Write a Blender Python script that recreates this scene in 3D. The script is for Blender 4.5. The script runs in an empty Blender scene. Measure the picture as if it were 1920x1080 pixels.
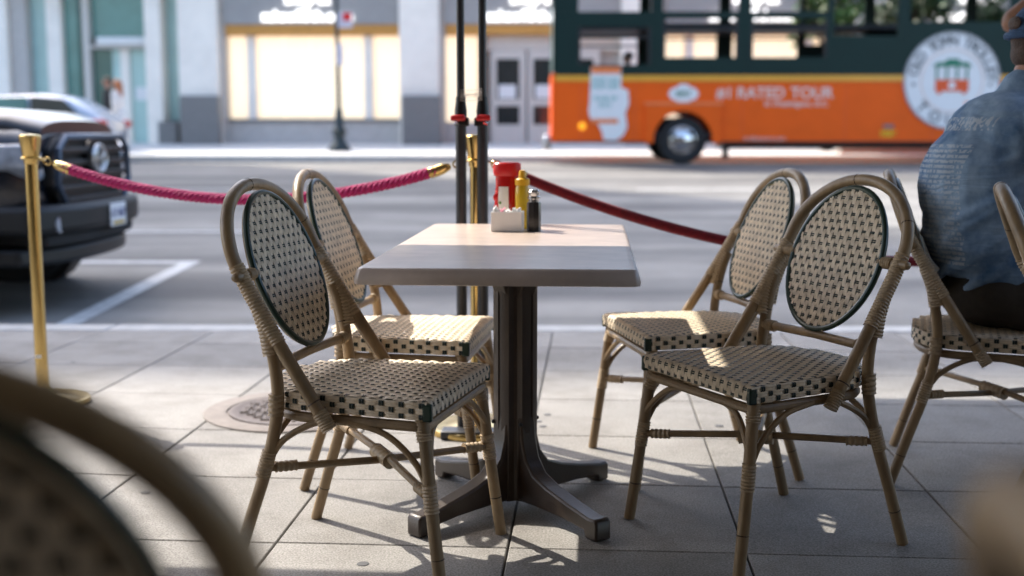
import bpy, bmesh, math, random
from mathutils import Vector, Matrix
random.seed(7)
R = math.radians
sc = bpy.context.scene
COL = sc.collection

# ------------------------------------------------------------ camera, sky, sun, exposure
cam_d = bpy.data.cameras.new('camera'); cam = bpy.data.objects.new('camera', cam_d); COL.objects.link(cam)
cam_d.sensor_width = 36.0; cam_d.lens = 42.0; cam_d.clip_start = 0.05; cam_d.clip_end = 2000
cam.location = (0, 0, 1.05)
cam.rotation_euler = (R(90) - math.atan(292 / 2240), 0, math.atan(153 / 2240))
cam_d.dof.use_dof = True; cam_d.dof.focus_distance = 2.95; cam_d.dof.aperture_fstop = 2.0
cam_d.dof.aperture_blades = 0
sc.camera = cam
SUN = Vector((0.70, -0.58, -1.0)).normalized()          # direction the light travels
world = bpy.data.worlds.new('World'); sc.world = world; world.use_nodes = True
wn = world.node_tree
sky = wn.nodes.new('ShaderNodeTexSky'); sky.sky_type = 'NISHITA'; sky.sun_disc = False
sky.sun_elevation = math.asin(-SUN.z); sky.sun_rotation = math.atan2(-SUN.x, -SUN.y)
sky.air_density = 1.0; sky.dust_density = 2.8; sky.ozone_density = 0.7
wn.links.new(sky.outputs[0], wn.nodes['Background'].inputs[0]); wn.nodes['Background'].inputs[1].default_value = 0.15
sl = bpy.data.lights.new('sun', 'SUN'); sl.energy = 2.1; sl.angle = R(0.53); sl.color = (1.0, 0.93, 0.82)
so = bpy.data.objects.new('sun', sl); COL.objects.link(so); so.location = (-20, 20, 30)
so.rotation_euler = SUN.to_track_quat('-Z', 'Y').to_euler()
sc.view_settings.view_transform = 'Standard'; sc.view_settings.look = 'None'
sc.view_settings.exposure = 1.8; sc.view_settings.gamma = 1.0; sc.view_settings.use_curve_mapping = False

# ------------------------------------------------------------ materials
MATS = {}
def mat(name, col, rough=0.6, metal=0.0, var=0.12, scale=12.0, bump=0.0, bscale=None, col2=None, stretch=(1, 1, 1),
        coat=0.0, rnd=0.0, emit=None, estr=0.0, detail=4.0, spec=0.5, contrast=(0.3, 0.7), sheen=0.0, trans=0.0):
    m = bpy.data.materials.new(name); m.use_nodes = True; MATS[name] = m
    nt = m.node_tree; N = nt.nodes; L = nt.links; b = N['Principled BSDF']
    b.inputs['Roughness'].default_value = rough; b.inputs['Metallic'].default_value = metal
    b.inputs['Specular IOR Level'].default_value = spec
    if coat: b.inputs['Coat Weight'].default_value = coat; b.inputs['Coat Roughness'].default_value = 0.15
    if sheen: b.inputs['Sheen Weight'].default_value = sheen
    if trans: b.inputs['Transmission Weight'].default_value = trans
    tc = N.new('ShaderNodeTexCoord'); mp = N.new('ShaderNodeMapping'); mp.inputs['Scale'].default_value = stretch
    L.new(tc.outputs['Object'], mp.inputs['Vector'])
    nz = N.new('ShaderNodeTexNoise'); nz.inputs['Scale'].default_value = scale; nz.inputs['Detail'].default_value = detail
    nz.inputs['Roughness'].default_value = 0.65; L.new(mp.outputs[0], nz.inputs['Vector'])
    rp = N.new('ShaderNodeValToRGB'); rp.color_ramp.elements[0].position = contrast[0]; rp.color_ramp.elements[1].position = contrast[1]
    c2 = col2 or tuple(min(1, c * (1 + var)) for c in col); c1 = col if col2 else tuple(c * (1 - var) for c in col)
    rp.color_ramp.elements[0].color = (*c1, 1); rp.color_ramp.elements[1].color = (*c2, 1)
    L.new(nz.outputs['Fac'], rp.inputs['Fac'])
    last = rp.outputs['Color']
    if rnd:
        oi = N.new('ShaderNodeObjectInfo'); mr = N.new('ShaderNodeMapRange')
        mr.inputs['To Min'].default_value = 1 - rnd; mr.inputs['To Max'].default_value = 1 + rnd
        L.new(oi.outputs['Random'], mr.inputs['Value'])
        mx = N.new('ShaderNodeMix'); mx.data_type = 'RGBA'; mx.blend_type = 'MULTIPLY'; mx.inputs[0].default_value = 1
        L.new(last, mx.inputs[6]); L.new(mr.outputs[0], mx.inputs[7]); last = mx.outputs[2]
    L.new(last, b.inputs['Base Color'])
    if bump:
        n2 = N.new('ShaderNodeTexNoise'); n2.inputs['Scale'].default_value = bscale or scale * 3; n2.inputs['Detail'].default_value = 5
        L.new(mp.outputs[0], n2.inputs['Vector'])
        bp = N.new('ShaderNodeBump'); bp.inputs['Strength'].default_value = bump; bp.inputs['Distance'].default_value = 0.01
        L.new(n2.outputs['Fac'], bp.inputs['Height']); L.new(bp.outputs[0], b.inputs['Normal'])
    if emit:
        b.inputs['Emission Color'].default_value = (*emit, 1); b.inputs['Emission Strength'].default_value = estr
    return m

mat('rattan', (0.28, 0.19, 0.10), 0.42, var=0.3, scale=14, stretch=(1, 1, 0.35), bump=0.15, bscale=90, rnd=0.14)
mat('rattan_node', (0.05, 0.028, 0.014), 0.6)
mat('lashing', (0.42, 0.31, 0.19), 0.5, var=0.22, scale=60, bump=0.1)
mat('cane_cream', (0.83, 0.69, 0.52), 0.5, var=0.22, scale=38, bump=0.08, bscale=200, rnd=0.06)
mat('cane_shaded', (0.42, 0.33, 0.22), 0.7, var=0.2, scale=40)  # cane behind the strands, its shade put into the colour
mat('cane_dark', (0.012, 0.026, 0.02), 0.45, var=0.3, scale=40)
mat('cane_green', (0.006, 0.028, 0.018), 0.32, var=0.2, scale=20)
mat('brass', (0.60, 0.43, 0.17), 0.22, 1.0, var=0.25, scale=9, stretch=(1, 1, 0.25), bump=0.04, bscale=30)
mat('pole_grey', (0.042, 0.043, 0.048), 0.38, 0.3, var=0.2, scale=30)
mat('clamp_red', (0.55, 0.015, 0.02), 0.35)
mat('black_plastic', (0.006, 0.006, 0.0065), 0.45)
mat('chrome', (0.75, 0.75, 0.76), 0.12, 1.0, var=0.05)
mat('steel', (0.55, 0.56, 0.58), 0.3, 1.0, var=0.1)
mat('rope_pink', (0.42, 0.003, 0.12), 0.75, var=0.3, scale=120, bump=0.4, bscale=400, sheen=0.05)
mat('rope_red', (0.19, 0.002, 0.012), 0.85, var=0.3, scale=60, bump=0.3, bscale=500, sheen=0.1)
mat('pedestal', (0.040, 0.026, 0.018), 0.42, 0.0, var=0.2, scale=8, bump=0.1, bscale=220, coat=0.1)
mat('white_ceramic', (0.86, 0.85, 0.84), 0.3, var=0.04)
mat('packet', (0.85, 0.85, 0.86), 0.6, var=0.08, scale=40)
mat('packet_pink', (0.85, 0.35, 0.45), 0.6)
mat('ketchup', (0.45, 0.008, 0.008), 0.22, var=0.25, scale=20, coat=0.3)
mat('ketchup_cap', (0.62, 0.012, 0.015), 0.35, coat=0.2)
mat('ketchup_label', (0.80, 0.78, 0.74), 0.4, var=0.1, scale=40)
mat('ketchup_green', (0.10, 0.28, 0.05), 0.4)
mat('mustard', (0.62, 0.40, 0.012), 0.28, var=0.12, scale=10, coat=0.3)
mat('mustard_cap', (0.75, 0.40, 0.01), 0.4)
mat('pepper_black', (0.012, 0.010, 0.009), 0.3, var=0.5, scale=60, coat=0.3)
mat('white_paint', (0.78, 0.78, 0.76), 0.7, var=0.06, scale=8, bump=0.1)
mat('road_paint', (0.46, 0.46, 0.45), 0.8, var=0.25, scale=10, detail=8, contrast=(0.25, 0.6))
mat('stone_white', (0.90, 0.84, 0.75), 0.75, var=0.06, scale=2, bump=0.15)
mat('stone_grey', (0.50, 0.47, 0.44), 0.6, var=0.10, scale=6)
mat('granite_dark', (0.19, 0.185, 0.18), 0.5, var=0.25, scale=30)
mat('fascia_grey', (0.33, 0.32, 0.31), 0.6, var=0.06, scale=3)
mat('soffit_wood', (0.55, 0.27, 0.06), 0.6, var=0.15, scale=10)
mat('lit_window', (0.80, 0.68, 0.48), 0.5, var=0.05, emit=(1.0, 0.82, 0.60), estr=0.27)
mat('sign_white', (0.85, 0.85, 0.85), 0.4, var=0.03, emit=(1.0, 0.98, 0.95), estr=0.8)
mat('teal_glass', (0.10, 0.26, 0.235), 0.12, var=0.15, scale=1.5, coat=0.5)
mat('teal_pale', (0.42, 0.62, 0.59), 0.15, var=0.08, scale=1.0, coat=0.5)
mat('teal_dark', (0.035, 0.12, 0.105), 0.12, var=0.15, scale=2, coat=0.5)
mat('door_frame', (0.62, 0.58, 0.53), 0.5, var=0.06)
mat('dark_glass', (0.03, 0.034, 0.034), 0.06, var=0.2, scale=2, coat=0.6)
mat('brick_back', (0.05, 0.044, 0.038), 0.85, var=0.15, scale=6, bump=0.2)
mat('canopy_cloth', (0.10, 0.09, 0.08), 0.9, var=0.06)
mat('bus_orange', (0.86, 0.115, 0.003), 0.5, var=0.06, scale=2, spec=0.3)
mat('bus_orange_light', (0.85, 0.24, 0.08), 0.35, var=0.05, scale=2, coat=0.3)
mat('bus_yellow', (0.75, 0.36, 0.04), 0.35, var=0.06, scale=2, coat=0.3)
mat('bus_cream', (0.72, 0.55, 0.33), 0.4, var=0.05)
mat('bus_green', (0.003, 0.022, 0.018), 0.5, var=0.12, scale=2, spec=0.3)
mat('bus_dark', (0.015, 0.016, 0.018), 0.5, var=0.2)
mat('bus_seat', (0.05, 0.06, 0.10), 0.7, var=0.2)
mat('decal_white', (0.78, 0.79, 0.80), 0.4, var=0.03)
mat('decal_pale', (0.80, 0.62, 0.55), 0.4, var=0.05)
mat('decal_grey', (0.16, 0.17, 0.18), 0.5)
mat('decal_green', (0.03, 0.20, 0.12), 0.5)
mat('decal_red', (0.75, 0.10, 0.02), 0.5)
mat('decal_teal', (0.10, 0.42, 0.40), 0.5)
mat('decal_yellow', (0.75, 0.55, 0.02), 0.5)
mat('amber_lens', (0.85, 0.35, 0.02), 0.25, emit=(1.0, 0.4, 0.02), estr=0.3)
mat('tyre', (0.018, 0.018, 0.019), 0.85, var=0.25, scale=30)
mat('truck_paint', (0.006, 0.009, 0.016), 0.25, var=0.15, scale=3, coat=0.5)
mat('truck_hood', (0.010, 0.010, 0.011), 0.3, var=0.15, scale=3, coat=0.35)
mat('truck_plastic', (0.006, 0.006, 0.0065), 0.55, var=0.2, scale=20)
mat('truck_trim', (0.06, 0.085, 0.13), 0.3, 0.5, var=0.1)
mat('lens_clear', (0.32, 0.36, 0.42), 0.1, 0.2, var=0.3, scale=20, coat=0.6)
mat('plate_white', (0.72, 0.73, 0.76), 0.45, var=0.05)
mat('plate_blue', (0.06, 0.08, 0.25), 0.45)
mat('plate_gold', (0.55, 0.38, 0.10), 0.5)
mat('car_silver', (0.50, 0.55, 0.63), 0.25, 0.2, var=0.05, scale=3, coat=0.6)
mat('car_glass', (0.02, 0.03, 0.035), 0.06, var=0.2, coat=0.5)
mat('tail_red', (0.60, 0.02, 0.015), 0.25, coat=0.5)
mat('lamp_iron', (0.012, 0.024, 0.026), 0.45, var=0.2, scale=20)
mat('globe', (0.8, 0.8, 0.75), 0.3)
mat('sign_red', (0.70, 0.02, 0.02), 0.4)
mat('sign_pale', (0.60, 0.58, 0.66), 0.4)
mat('skin', (0.42, 0.21, 0.14), 0.55, var=0.12, scale=20)
mat('skin_tan', (0.30, 0.15, 0.09), 0.55, var=0.15, scale=20)
mat('hair_brown', (0.06, 0.028, 0.014), 0.6, var=0.4, scale=60, bump=0.5)
mat('hair_red', (0.42, 0.13, 0.04), 0.6, var=0.3, scale=60)
mat('hair_dark', (0.02, 0.014, 0.012), 0.6, var=0.4, scale=60)
mat('denim_cap', (0.045, 0.10, 0.21), 0.8, var=0.35, scale=40, bump=0.3, bscale=300)
mat('shorts_brown', (0.045, 0.036, 0.028), 0.85, var=0.25, scale=14, bump=0.3)
mat('shirt_white', (0.70, 0.70, 0.74), 0.8, var=0.08)
mat('shirt_lilac', (0.42, 0.46, 0.66), 0.8, var=0.08)
mat('jacket_black', (0.016, 0.016, 0.018), 0.8, var=0.2)
mat('trousers_dark', (0.03, 0.03, 0.035), 0.8, var=0.2)
mat('dress_white', (0.75, 0.70, 0.66), 0.8, var=0.1)
mat('leather', (0.05, 0.03, 0.02), 0.5)
mat('bark', (0.035, 0.026, 0.02), 0.9, var=0.4, scale=12, bump=0.6)
mat('leaf_green', (0.07, 0.14, 0.022), 0.55, var=0.45, scale=3)
mat('leaf_dark', (0.03, 0.07, 0.016), 0.55, var=0.45, scale=3)
mat('planter_stone', (0.30, 0.28, 0.26), 0.8, var=0.15)
mat('soil', (0.04, 0.03, 0.02), 0.95, var=0.3)
mat('iron_cover', (0.115, 0.092, 0.082), 0.6, 0.25, var=0.25, scale=18, bump=0.3)
mat('iron_ring', (0.17, 0.145, 0.13), 0.75, 0.0, var=0.2, scale=12, bump=0.3)
mat('gum', (0.10, 0.10, 0.105), 0.8)
mat('mortar', (0.09, 0.085, 0.08), 0.95, var=0.2, scale=20)
mat('far_pave', (0.60, 0.59, 0.57), 0.85, var=0.10, scale=2)
mat('kerb', (0.42, 0.42, 0.41), 0.8, var=0.15, scale=10, bump=0.2, rnd=0.06)
mat('ground_mat', (0.10, 0.10, 0.10), 0.9)

def nodes_of(name): m = MATS[name]; return m.node_tree, m.node_tree.nodes, m.node_tree.links, m.node_tree.nodes['Principled BSDF']

def make_slab_mat():
    m = mat('slab', (0.275, 0.268, 0.258), 0.82, var=0.10, scale=2.2, rnd=0.11, bump=0.25, bscale=260)
    nt, N, L, b = nodes_of('slab')
    base = b.inputs['Base Color'].links[0].from_socket
    geo = N.new('ShaderNodeNewGeometry')
    v = N.new('ShaderNodeTexNoise'); v.inputs['Scale'].default_value = 190; v.inputs['Detail'].default_value = 2
    L.new(geo.outputs['Position'], v.inputs['Vector'])
    r = N.new('ShaderNodeValToRGB'); r.color_ramp.elements[0].position = 0.35; r.color_ramp.elements[0].color = (0.55, 0.53, 0.50, 1)
    r.color_ramp.elements[1].position = 0.62; r.color_ramp.elements[1].color = (1.18, 1.16, 1.13, 1)
    L.new(v.outputs['Fac'], r.inputs['Fac'])
    mx = N.new('ShaderNodeMix'); mx.data_type = 'RGBA'; mx.blend_type = 'MULTIPLY'; mx.inputs[0].default_value = 0.8
    L.new(base, mx.inputs[6]); L.new(r.outputs[0], mx.inputs[7])
    s = N.new('ShaderNodeTexNoise'); s.inputs['Scale'].default_value = 3.5; s.inputs['Detail'].default_value = 6; s.inputs['Roughness'].default_value = 0.7
    L.new(geo.outputs['Position'], s.inputs['Vector'])
    r2 = N.new('ShaderNodeValToRGB'); r2.color_ramp.elements[0].position = 0.30; r2.color_ramp.elements[0].color = (0.62, 0.60, 0.58, 1)
    r2.color_ramp.elements[1].position = 0.56; r2.color_ramp.elements[1].color = (1, 1, 1, 1)
    L.new(s.outputs['Fac'], r2.inputs['Fac'])
    m2 = N.new('ShaderNodeMix'); m2.data_type = 'RGBA'; m2.blend_type = 'MULTIPLY'; m2.inputs[0].default_value = 0.75
    L.new(mx.outputs[2], m2.inputs[6]); L.new(r2.outputs[0], m2.inputs[7])
    L.new(m2.outputs[2], b.inputs['Base Color'])
make_slab_mat()

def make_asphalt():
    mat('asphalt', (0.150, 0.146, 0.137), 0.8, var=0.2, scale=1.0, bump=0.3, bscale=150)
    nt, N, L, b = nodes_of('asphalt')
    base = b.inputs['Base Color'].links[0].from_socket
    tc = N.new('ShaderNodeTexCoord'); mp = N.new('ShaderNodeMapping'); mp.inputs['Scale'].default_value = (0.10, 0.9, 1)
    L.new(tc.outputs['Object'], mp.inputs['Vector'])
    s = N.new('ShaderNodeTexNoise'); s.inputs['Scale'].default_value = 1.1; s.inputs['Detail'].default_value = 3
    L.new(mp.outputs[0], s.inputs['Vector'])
    r = N.new('ShaderNodeValToRGB'); r.color_ramp.elements[0].position = 0.36; r.color_ramp.elements[0].color = (0.58, 0.58, 0.60, 1)  # streaks along the road: wear, and bands of sun and shade painted in
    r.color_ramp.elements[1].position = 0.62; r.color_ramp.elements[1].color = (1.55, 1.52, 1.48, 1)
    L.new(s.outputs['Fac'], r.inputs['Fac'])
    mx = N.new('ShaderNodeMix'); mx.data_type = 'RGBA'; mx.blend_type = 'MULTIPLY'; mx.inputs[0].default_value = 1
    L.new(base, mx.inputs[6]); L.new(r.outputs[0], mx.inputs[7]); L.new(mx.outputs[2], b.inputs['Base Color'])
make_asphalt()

def make_canopy():
    nt, N, L, b = nodes_of('canopy_cloth')
    b.inputs['Base Color'].links[0].from_node
    tr = N.new('ShaderNodeBsdfTranslucent'); tr.inputs['Color'].default_value = (0.045, 0.04, 0.034, 1)
    mx = N.new('ShaderNodeMixShader'); mx.inputs[0].default_value = 0.5
    L.new(b.outputs[0], mx.inputs[1]); L.new(tr.outputs[0], mx.inputs[2]); L.new(mx.outputs[0], N['Material Output'].inputs['Surface'])
make_canopy()
def make_tabletop():
    mat('tabletop', (0.54, 0.435, 0.37), 0.36, var=0.13, scale=9, stretch=(1, 1.4, 1), coat=0.15, spec=0.5, bump=0.02, bscale=150)
make_tabletop()

def make_shirt():
    # acid-washed blue cotton, with rows of small white print across the back
    m = mat('tee_blue', (0.07, 0.16, 0.31), 0.85, col2=(0.48, 0.63, 0.80), scale=5, detail=5, contrast=(0.36, 0.72), stretch=(1, 1, 0.8), bump=0.0)
    nt, N, L, b = nodes_of('tee_blue')
    tc = N.new('ShaderNodeTexCoord'); mp = N.new('ShaderNodeMapping'); mp.inputs['Rotation'].default_value = (R(35), R(30), 0); mp.inputs['Scale'].default_value = (2.0, 2.2, 9.0)
    L.new(tc.outputs['Object'], mp.inputs['Vector'])
    n2 = N.new('ShaderNodeTexNoise'); n2.inputs['Scale'].default_value = 1.6; n2.inputs['Detail'].default_value = 3; n2.inputs['Distortion'].default_value = 0.8; L.new(mp.outputs[0], n2.inputs['Vector'])
    bp = N.new('ShaderNodeBump'); bp.inputs['Strength'].default_value = 0.45; bp.inputs['Distance'].default_value = 0.05; L.new(n2.outputs['Fac'], bp.inputs['Height']); L.new(bp.outputs[0], b.inputs['Normal'])
make_shirt()

# ------------------------------------------------------------ mesh builder
class MB:
    def __init__(s): s.v = []; s.f = []; s.m = []; s.mi = 0
    def face(s, *idx): s.f.append(tuple(idx)); s.m.append(s.mi)
    def add(s, verts, faces):
        o = len(s.v); s.v += [tuple(q) for q in verts]
        for f in faces: s.f.append(tuple(i + o for i in f)); s.m.append(s.mi)
        return s
    def box(s, x0, x1, y0, y1, z0, z1):
        return s.add([(x0, y0, z0), (x1, y0, z0), (x1, y1, z0), (x0, y1, z0), (x0, y0, z1), (x1, y0, z1), (x1, y1, z1), (x0, y1, z1)],
              [(0, 3, 2, 1), (4, 5, 6, 7), (0, 1, 5, 4), (1, 2, 6, 5), (2, 3, 7, 6), (3, 0, 4, 7)])
    def prism(s, poly, axis, a, b):
        # poly of 2-D points extruded along axis ('x','y','z') from a to b
        n = len(poly)
        def P(q, t):
            return {'x': (t, q[0], q[1]), 'y': (q[0], t, q[1]), 'z': (q[0], q[1], t)}[axis]
        return s.add([P(q, a) for q in poly] + [P(q, b) for q in poly],
              [tuple(range(n))[::-1], tuple(range(n, 2 * n))] + [(i, (i + 1) % n, n + (i + 1) % n, n + i) for i in range(n)])
    def tube(s, path, rad, n=10, cap=True, closed=False, flat=None):
        path = [Vector(p) for p in path]; k = len(path)
        if not hasattr(rad, '__len__'): rad = [rad] * k
        t0 = (path[1] - path[0]).normalized()
        up = Vector((0, 0, 1)) if abs(t0.z) < 0.9 else Vector((1, 0, 0))
        nn = (up - t0 * up.dot(t0)).normalized(); vs = []; fs = []
        for i in range(k):
            if closed: t = path[(i + 1) % k] - path[i - 1]
            else: t = path[min(i + 1, k - 1)] - path[max(i - 1, 0)]
            t.normalize(); nn = (nn - t * nn.dot(t)).normalized(); b = t.cross(nn)
            for j in range(n):
                a = 2 * math.pi * j / n
                fa, fb = (1, 1) if not flat else flat
                vs.append(path[i] + (nn * math.cos(a) * fa + b * math.sin(a) * fb) * rad[i])
        for i in range(k if closed else k - 1):
            i2 = (i + 1) % k
            for j in range(n):
                fs.append((i * n + j, i * n + (j + 1) % n, i2 * n + (j + 1) % n, i2 * n + j))
        if cap and not closed:
            fs.append(tuple(range(n))[::-1]); fs.append(tuple(range((k - 1) * n, k * n)))
        return s.add(vs, fs)
    def lathe(s, prof, n=24, c=(0, 0, 0), axis='z', cap=True):
        vs = []; fs = []; k = len(prof)
        for r, z in prof:
            for j in range(n):
                a = 2 * math.pi * j / n; x, y = r * math.cos(a), r * math.sin(a)
                p = {'z': (x, y, z), 'y': (x, z, y), 'x': (z, x, y)}[axis]
                vs.append((c[0] + p[0], c[1] + p[1], c[2] + p[2]))
        for i in range(k - 1):
            for j in range(n):
                q = (i * n + j, i * n + (j + 1) % n, (i + 1) * n + (j + 1) % n, (i + 1) * n + j)
                fs.append(q if axis != 'y' else q[::-1])
        if cap: fs.append(tuple(range(n))[::-1]); fs.append(tuple(range((k - 1) * n, k * n)))
        return s.add(vs, fs)
    def ellipsoid(s, c, r, nu=16, nv=10, rot=None):
        prof = []; vs = []; fs = []
        for i in range(nv + 1):
            th = math.pi * i / nv
            for j in range(nu):
                a = 2 * math.pi * j / nu
                p = Vector((r[0] * math.sin(th) * math.cos(a), r[1] * math.sin(th) * math.sin(a), -r[2] * math.cos(th)))
                if rot: p = rot @ p
                vs.append(p + Vector(c))
        for i in range(nv):
            for j in range(nu):
                fs.append((i * nu + j, i * nu + (j + 1) % nu, (i + 1) * nu + (j + 1) % nu, (i + 1) * nu + j))
        return s.add(vs, fs)
    def limb(s, a, b, ra, rb, n=14):
        # tapered capsule
        a = Vector(a); b = Vector(b); d = (b - a).normalized(); path = []; rad = []
        for q in (-0.98, -0.8, -0.45): path.append(a + d * ra * q); rad.append(ra * math.sqrt(1 - q * q))
        path += [a, b]; rad += [ra, rb]
        for q in (0.45, 0.8, 0.98): path.append(b + d * rb * q); rad.append(rb * math.sqrt(1 - q * q))
        return s.tube(path, rad, n)
    def build(s, name, mats, parent=None, loc=None, rotz=0.0, sharp=35, bevel=0, label=None, cat=None, group=None, kind=None):
        me = bpy.data.meshes.new(name); me.from_pydata([tuple(q) for q in s.v], [], s.f)
        if not isinstance(mats, (list, tuple)): mats = [mats]
        for q in mats: me.materials.append(MATS[q])
        if len(mats) > 1: me.polygons.foreach_set('material_index', s.m)
        me.update()
        me.shade_smooth()
        if sharp is not None: me.set_sharp_from_angle(angle=R(sharp))
        return place(name, me, parent, loc, rotz, bevel, label, cat, group, kind)

def place(name, me, parent=None, loc=None, rotz=0.0, bevel=0, label=None, cat=None, group=None, kind=None):
    o = bpy.data.objects.new(name, me); COL.objects.link(o); o.parent = parent
    if loc is not None: o.location = loc
    o.rotation_euler.z = rotz
    if bevel:
        b = o.modifiers.new('bevel', 'BEVEL'); b.width = bevel; b.segments = 2; b.limit_method = 'ANGLE'; b.angle_limit = R(40)
    if label: o['label'] = label
    if cat: o['category'] = cat
    if group: o['group'] = group
    if kind: o['kind'] = kind
    return o
def thing(name, label, cat, loc=(0, 0, 0), rotz=0.0, group=None):
    o = bpy.data.objects.new(name, None); COL.objects.link(o); o.location = loc; o.rotation_euler.z = rotz
    o.empty_display_size = 0.1; o['label'] = label; o['category'] = cat
    if group: o['group'] = group
    return o
def copy_tree(o, parent=None):
    c = o.copy(); COL.objects.link(c); c.parent = parent
    for ch in list(o.children): copy_tree(ch, c)
    return c
def curve_pts(pts, n=8):
    # Catmull-Rom through points
    P = [Vector(p) for p in pts]; P = [2 * P[0] - P[1]] + P + [2 * P[-1] - P[-2]]; out = []
    for i in range(1, len(P) - 2):
        for k in range(n):
            t = k / n; a, b, c, d = P[i - 1], P[i], P[i + 1], P[i + 2]
            out.append(0.5 * ((2 * b) + (c - a) * t + (2 * a - 5 * b + 4 * c - d) * t * t + (3 * b - a - 3 * c + d) * t ** 3))
    out.append(P[-2]); return out
def text_mesh(s, size, ext=0.004, align='CENTER', spacing=1.0, bold=0.0):
    cu = bpy.data.curves.new('txt', 'FONT'); cu.body = s; cu.size = size; cu.extrude = ext; cu.align_x = align; cu.align_y = 'CENTER'
    cu.space_character = spacing; cu.offset = bold
    o = bpy.data.objects.new('txt', cu); COL.objects.link(o)
    dg = bpy.context.evaluated_depsgraph_get(); me = bpy.data.meshes.new_from_object(o.evaluated_get(dg))
    bpy.data.objects.remove(o); bpy.data.curves.remove(cu); return me
def put_text(name, s, size, m, parent, loc, rot=(R(90), 0, 0), **k):
    me = text_mesh(s, size, **k); me.name = name; me.materials.clear(); me.materials.append(MATS[m])
    o = place(name, me, parent, loc); o.rotation_euler = rot; return o

A3 = R(3.2)                                     # the street runs a little askew to the cafe's paving
def S(x, y, z=0.0): return (x * math.cos(A3) - y * math.sin(A3), x * math.sin(A3) + y * math.cos(A3), z)
def road_z(y):
    P = [(6.5, -0.13), (23.6, 0.42), (26.62, 0.385)]
    for (a, za), (b, zb) in zip(P, P[1:]):
        if y <= b: return za + (zb - za) * (y - a) / (b - a)
    return P[-1][1]

# ------------------------------------------------------------ ground, road, pavements
MB().box(-300, 300, -200, 400, -1.3, -1.2).build('ground', 'ground_mat', kind='structure')
b = MB()
ys = [6.45, 9, 12, 15, 18, 21, 23.6, 25, 26.7]
vs = []; fs = []
for i, y in enumerate(ys):
    for x in (-80, -40, -20, -10, 0, 10, 20, 40, 80): vs.append((x, y, road_z(y)))
for i in range(len(ys) - 1):
    for j in range(8): fs.append((i * 9 + j, i * 9 + j + 1, (i + 1) * 9 + j + 1, (i + 1) * 9 + j))
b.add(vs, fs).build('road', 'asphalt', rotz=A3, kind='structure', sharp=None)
def stripe(x0, x1, y0, y1):
    q = MB(); n = 6
    for k in range(n):
        a, c = y0 + (y1 - y0) * k / n, y0 + (y1 - y0) * (k + 1) / n
        q.add([(x0, a, road_z(a) + .004), (x1, a, road_z(a) + .004), (x1, c, road_z(c) + .004), (x0, c, road_z(c) + .004)], [(0, 1, 2, 3)])
    return q.build('road_marking', 'road_paint', rotz=A3, kind='structure', sharp=None)
stripe(-2.86, -2.72, 6.65, 9.76); stripe(-4.0, -2.72, 9.765, 9.90)
stripe(-5.2, -2.2, 12.0, 12.10); stripe(0.3, 0.62, 9.76, 9.86); stripe(1.6, 3.4, 17.4, 17.52); stripe(-6.0, -4.2, 17.4, 17.52)
# near pavement: mortar bed, slabs laid square to the table, kerb stones along the street
pave = MB().add([(*S(-40, -14)[:2], -.012), (*S(40, -14)[:2], -.012), (*S(40, 6.3)[:2], -.012), (*S(-40, 6.3)[:2], -.012)], [(0, 1, 2, 3)]).build('pavement', 'mortar', kind='structure', sharp=None)
def kerb_line(x): return (6.26 + x * math.sin(A3)) / math.cos(A3)
PX, PY = 0.60, 0.573
slab_cache = {}
for i in range(-9, 8):
    for j in range(-7, 7):
        x0 = 0.39 + PX * i + .003; x1 = x0 + PX - .006; y0 = 2.925 + PY * j + .003; y1 = y0 + PY - .006
        if y1 < -1.6: continue
        ya = min(y1, kerb_line(x0)); yb = min(y1, kerb_line(x1))
        if ya - y0 < .03 and yb - y0 < .03: continue
        ya = max(ya, y0 + .005); yb = max(yb, y0 + .005)
        full = ya == y1 and yb == y1
        if full and 'm' in slab_cache: me = slab_cache['m']
        else:
            q = MB(); c = .0025; cx, cy = (x0 + x1) / 2, (y0 + y1) / 2
            T = [(x0 - cx, y0 - cy), (x1 - cx, y0 - cy), (x1 - cx, yb - cy), (x0 - cx, ya - cy)]
            I = [(T[0][0] + c, T[0][1] + c), (T[1][0] - c, T[1][1] + c), (T[2][0] - c, T[2][1] - c), (T[3][0] + c, T[3][1] - c)]
            q.add([(*p, -.05) for p in T] + [(*p, -c) for p in T] + [(*p, 0) for p in I],
                  [(4 + k, 4 + (k + 1) % 4, 8 + (k + 1) % 4, 8 + k) for k in range(4)] + [(k, (k + 1) % 4, 4 + (k + 1) % 4, 4 + k) for k in range(4)] + [(8, 9, 10, 11)])
            me = bpy.data.meshes.new('paving_slab'); me.from_pydata(q.v, [], q.f); me.materials.append(MATS['slab'])
            if full: slab_cache['m'] = me
        o = place('paving_slab', me, pave, ((x0 + x1) / 2, (y0 + y1) / 2, random.uniform(-.0012, .0006)))
kb = MB().box(-.748, .748, 6.265, 6.46, -.2, .004)
kme = None
kroot = MB().add([(-45, 6.27, -.02), (45, 6.27, -.02), (45, 6.45, -.02), (-45, 6.45, -.02), (-45, 6.45, -.25), (45, 6.45, -.25)], [(0, 1, 2, 3), (3, 2, 5, 4)]).build('kerb', 'mortar', rotz=A3, kind='structure', sharp=None)
for k in range(-8, 9):
    if kme is None: o = kb.build('kerb_stone', 'kerb', kroot, (k * 1.5, 0, 0), bevel=.012); kme = o.data
    else: place('kerb_stone', kme, kroot, (k * 1.5, 0, 0), bevel=.012)
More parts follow.
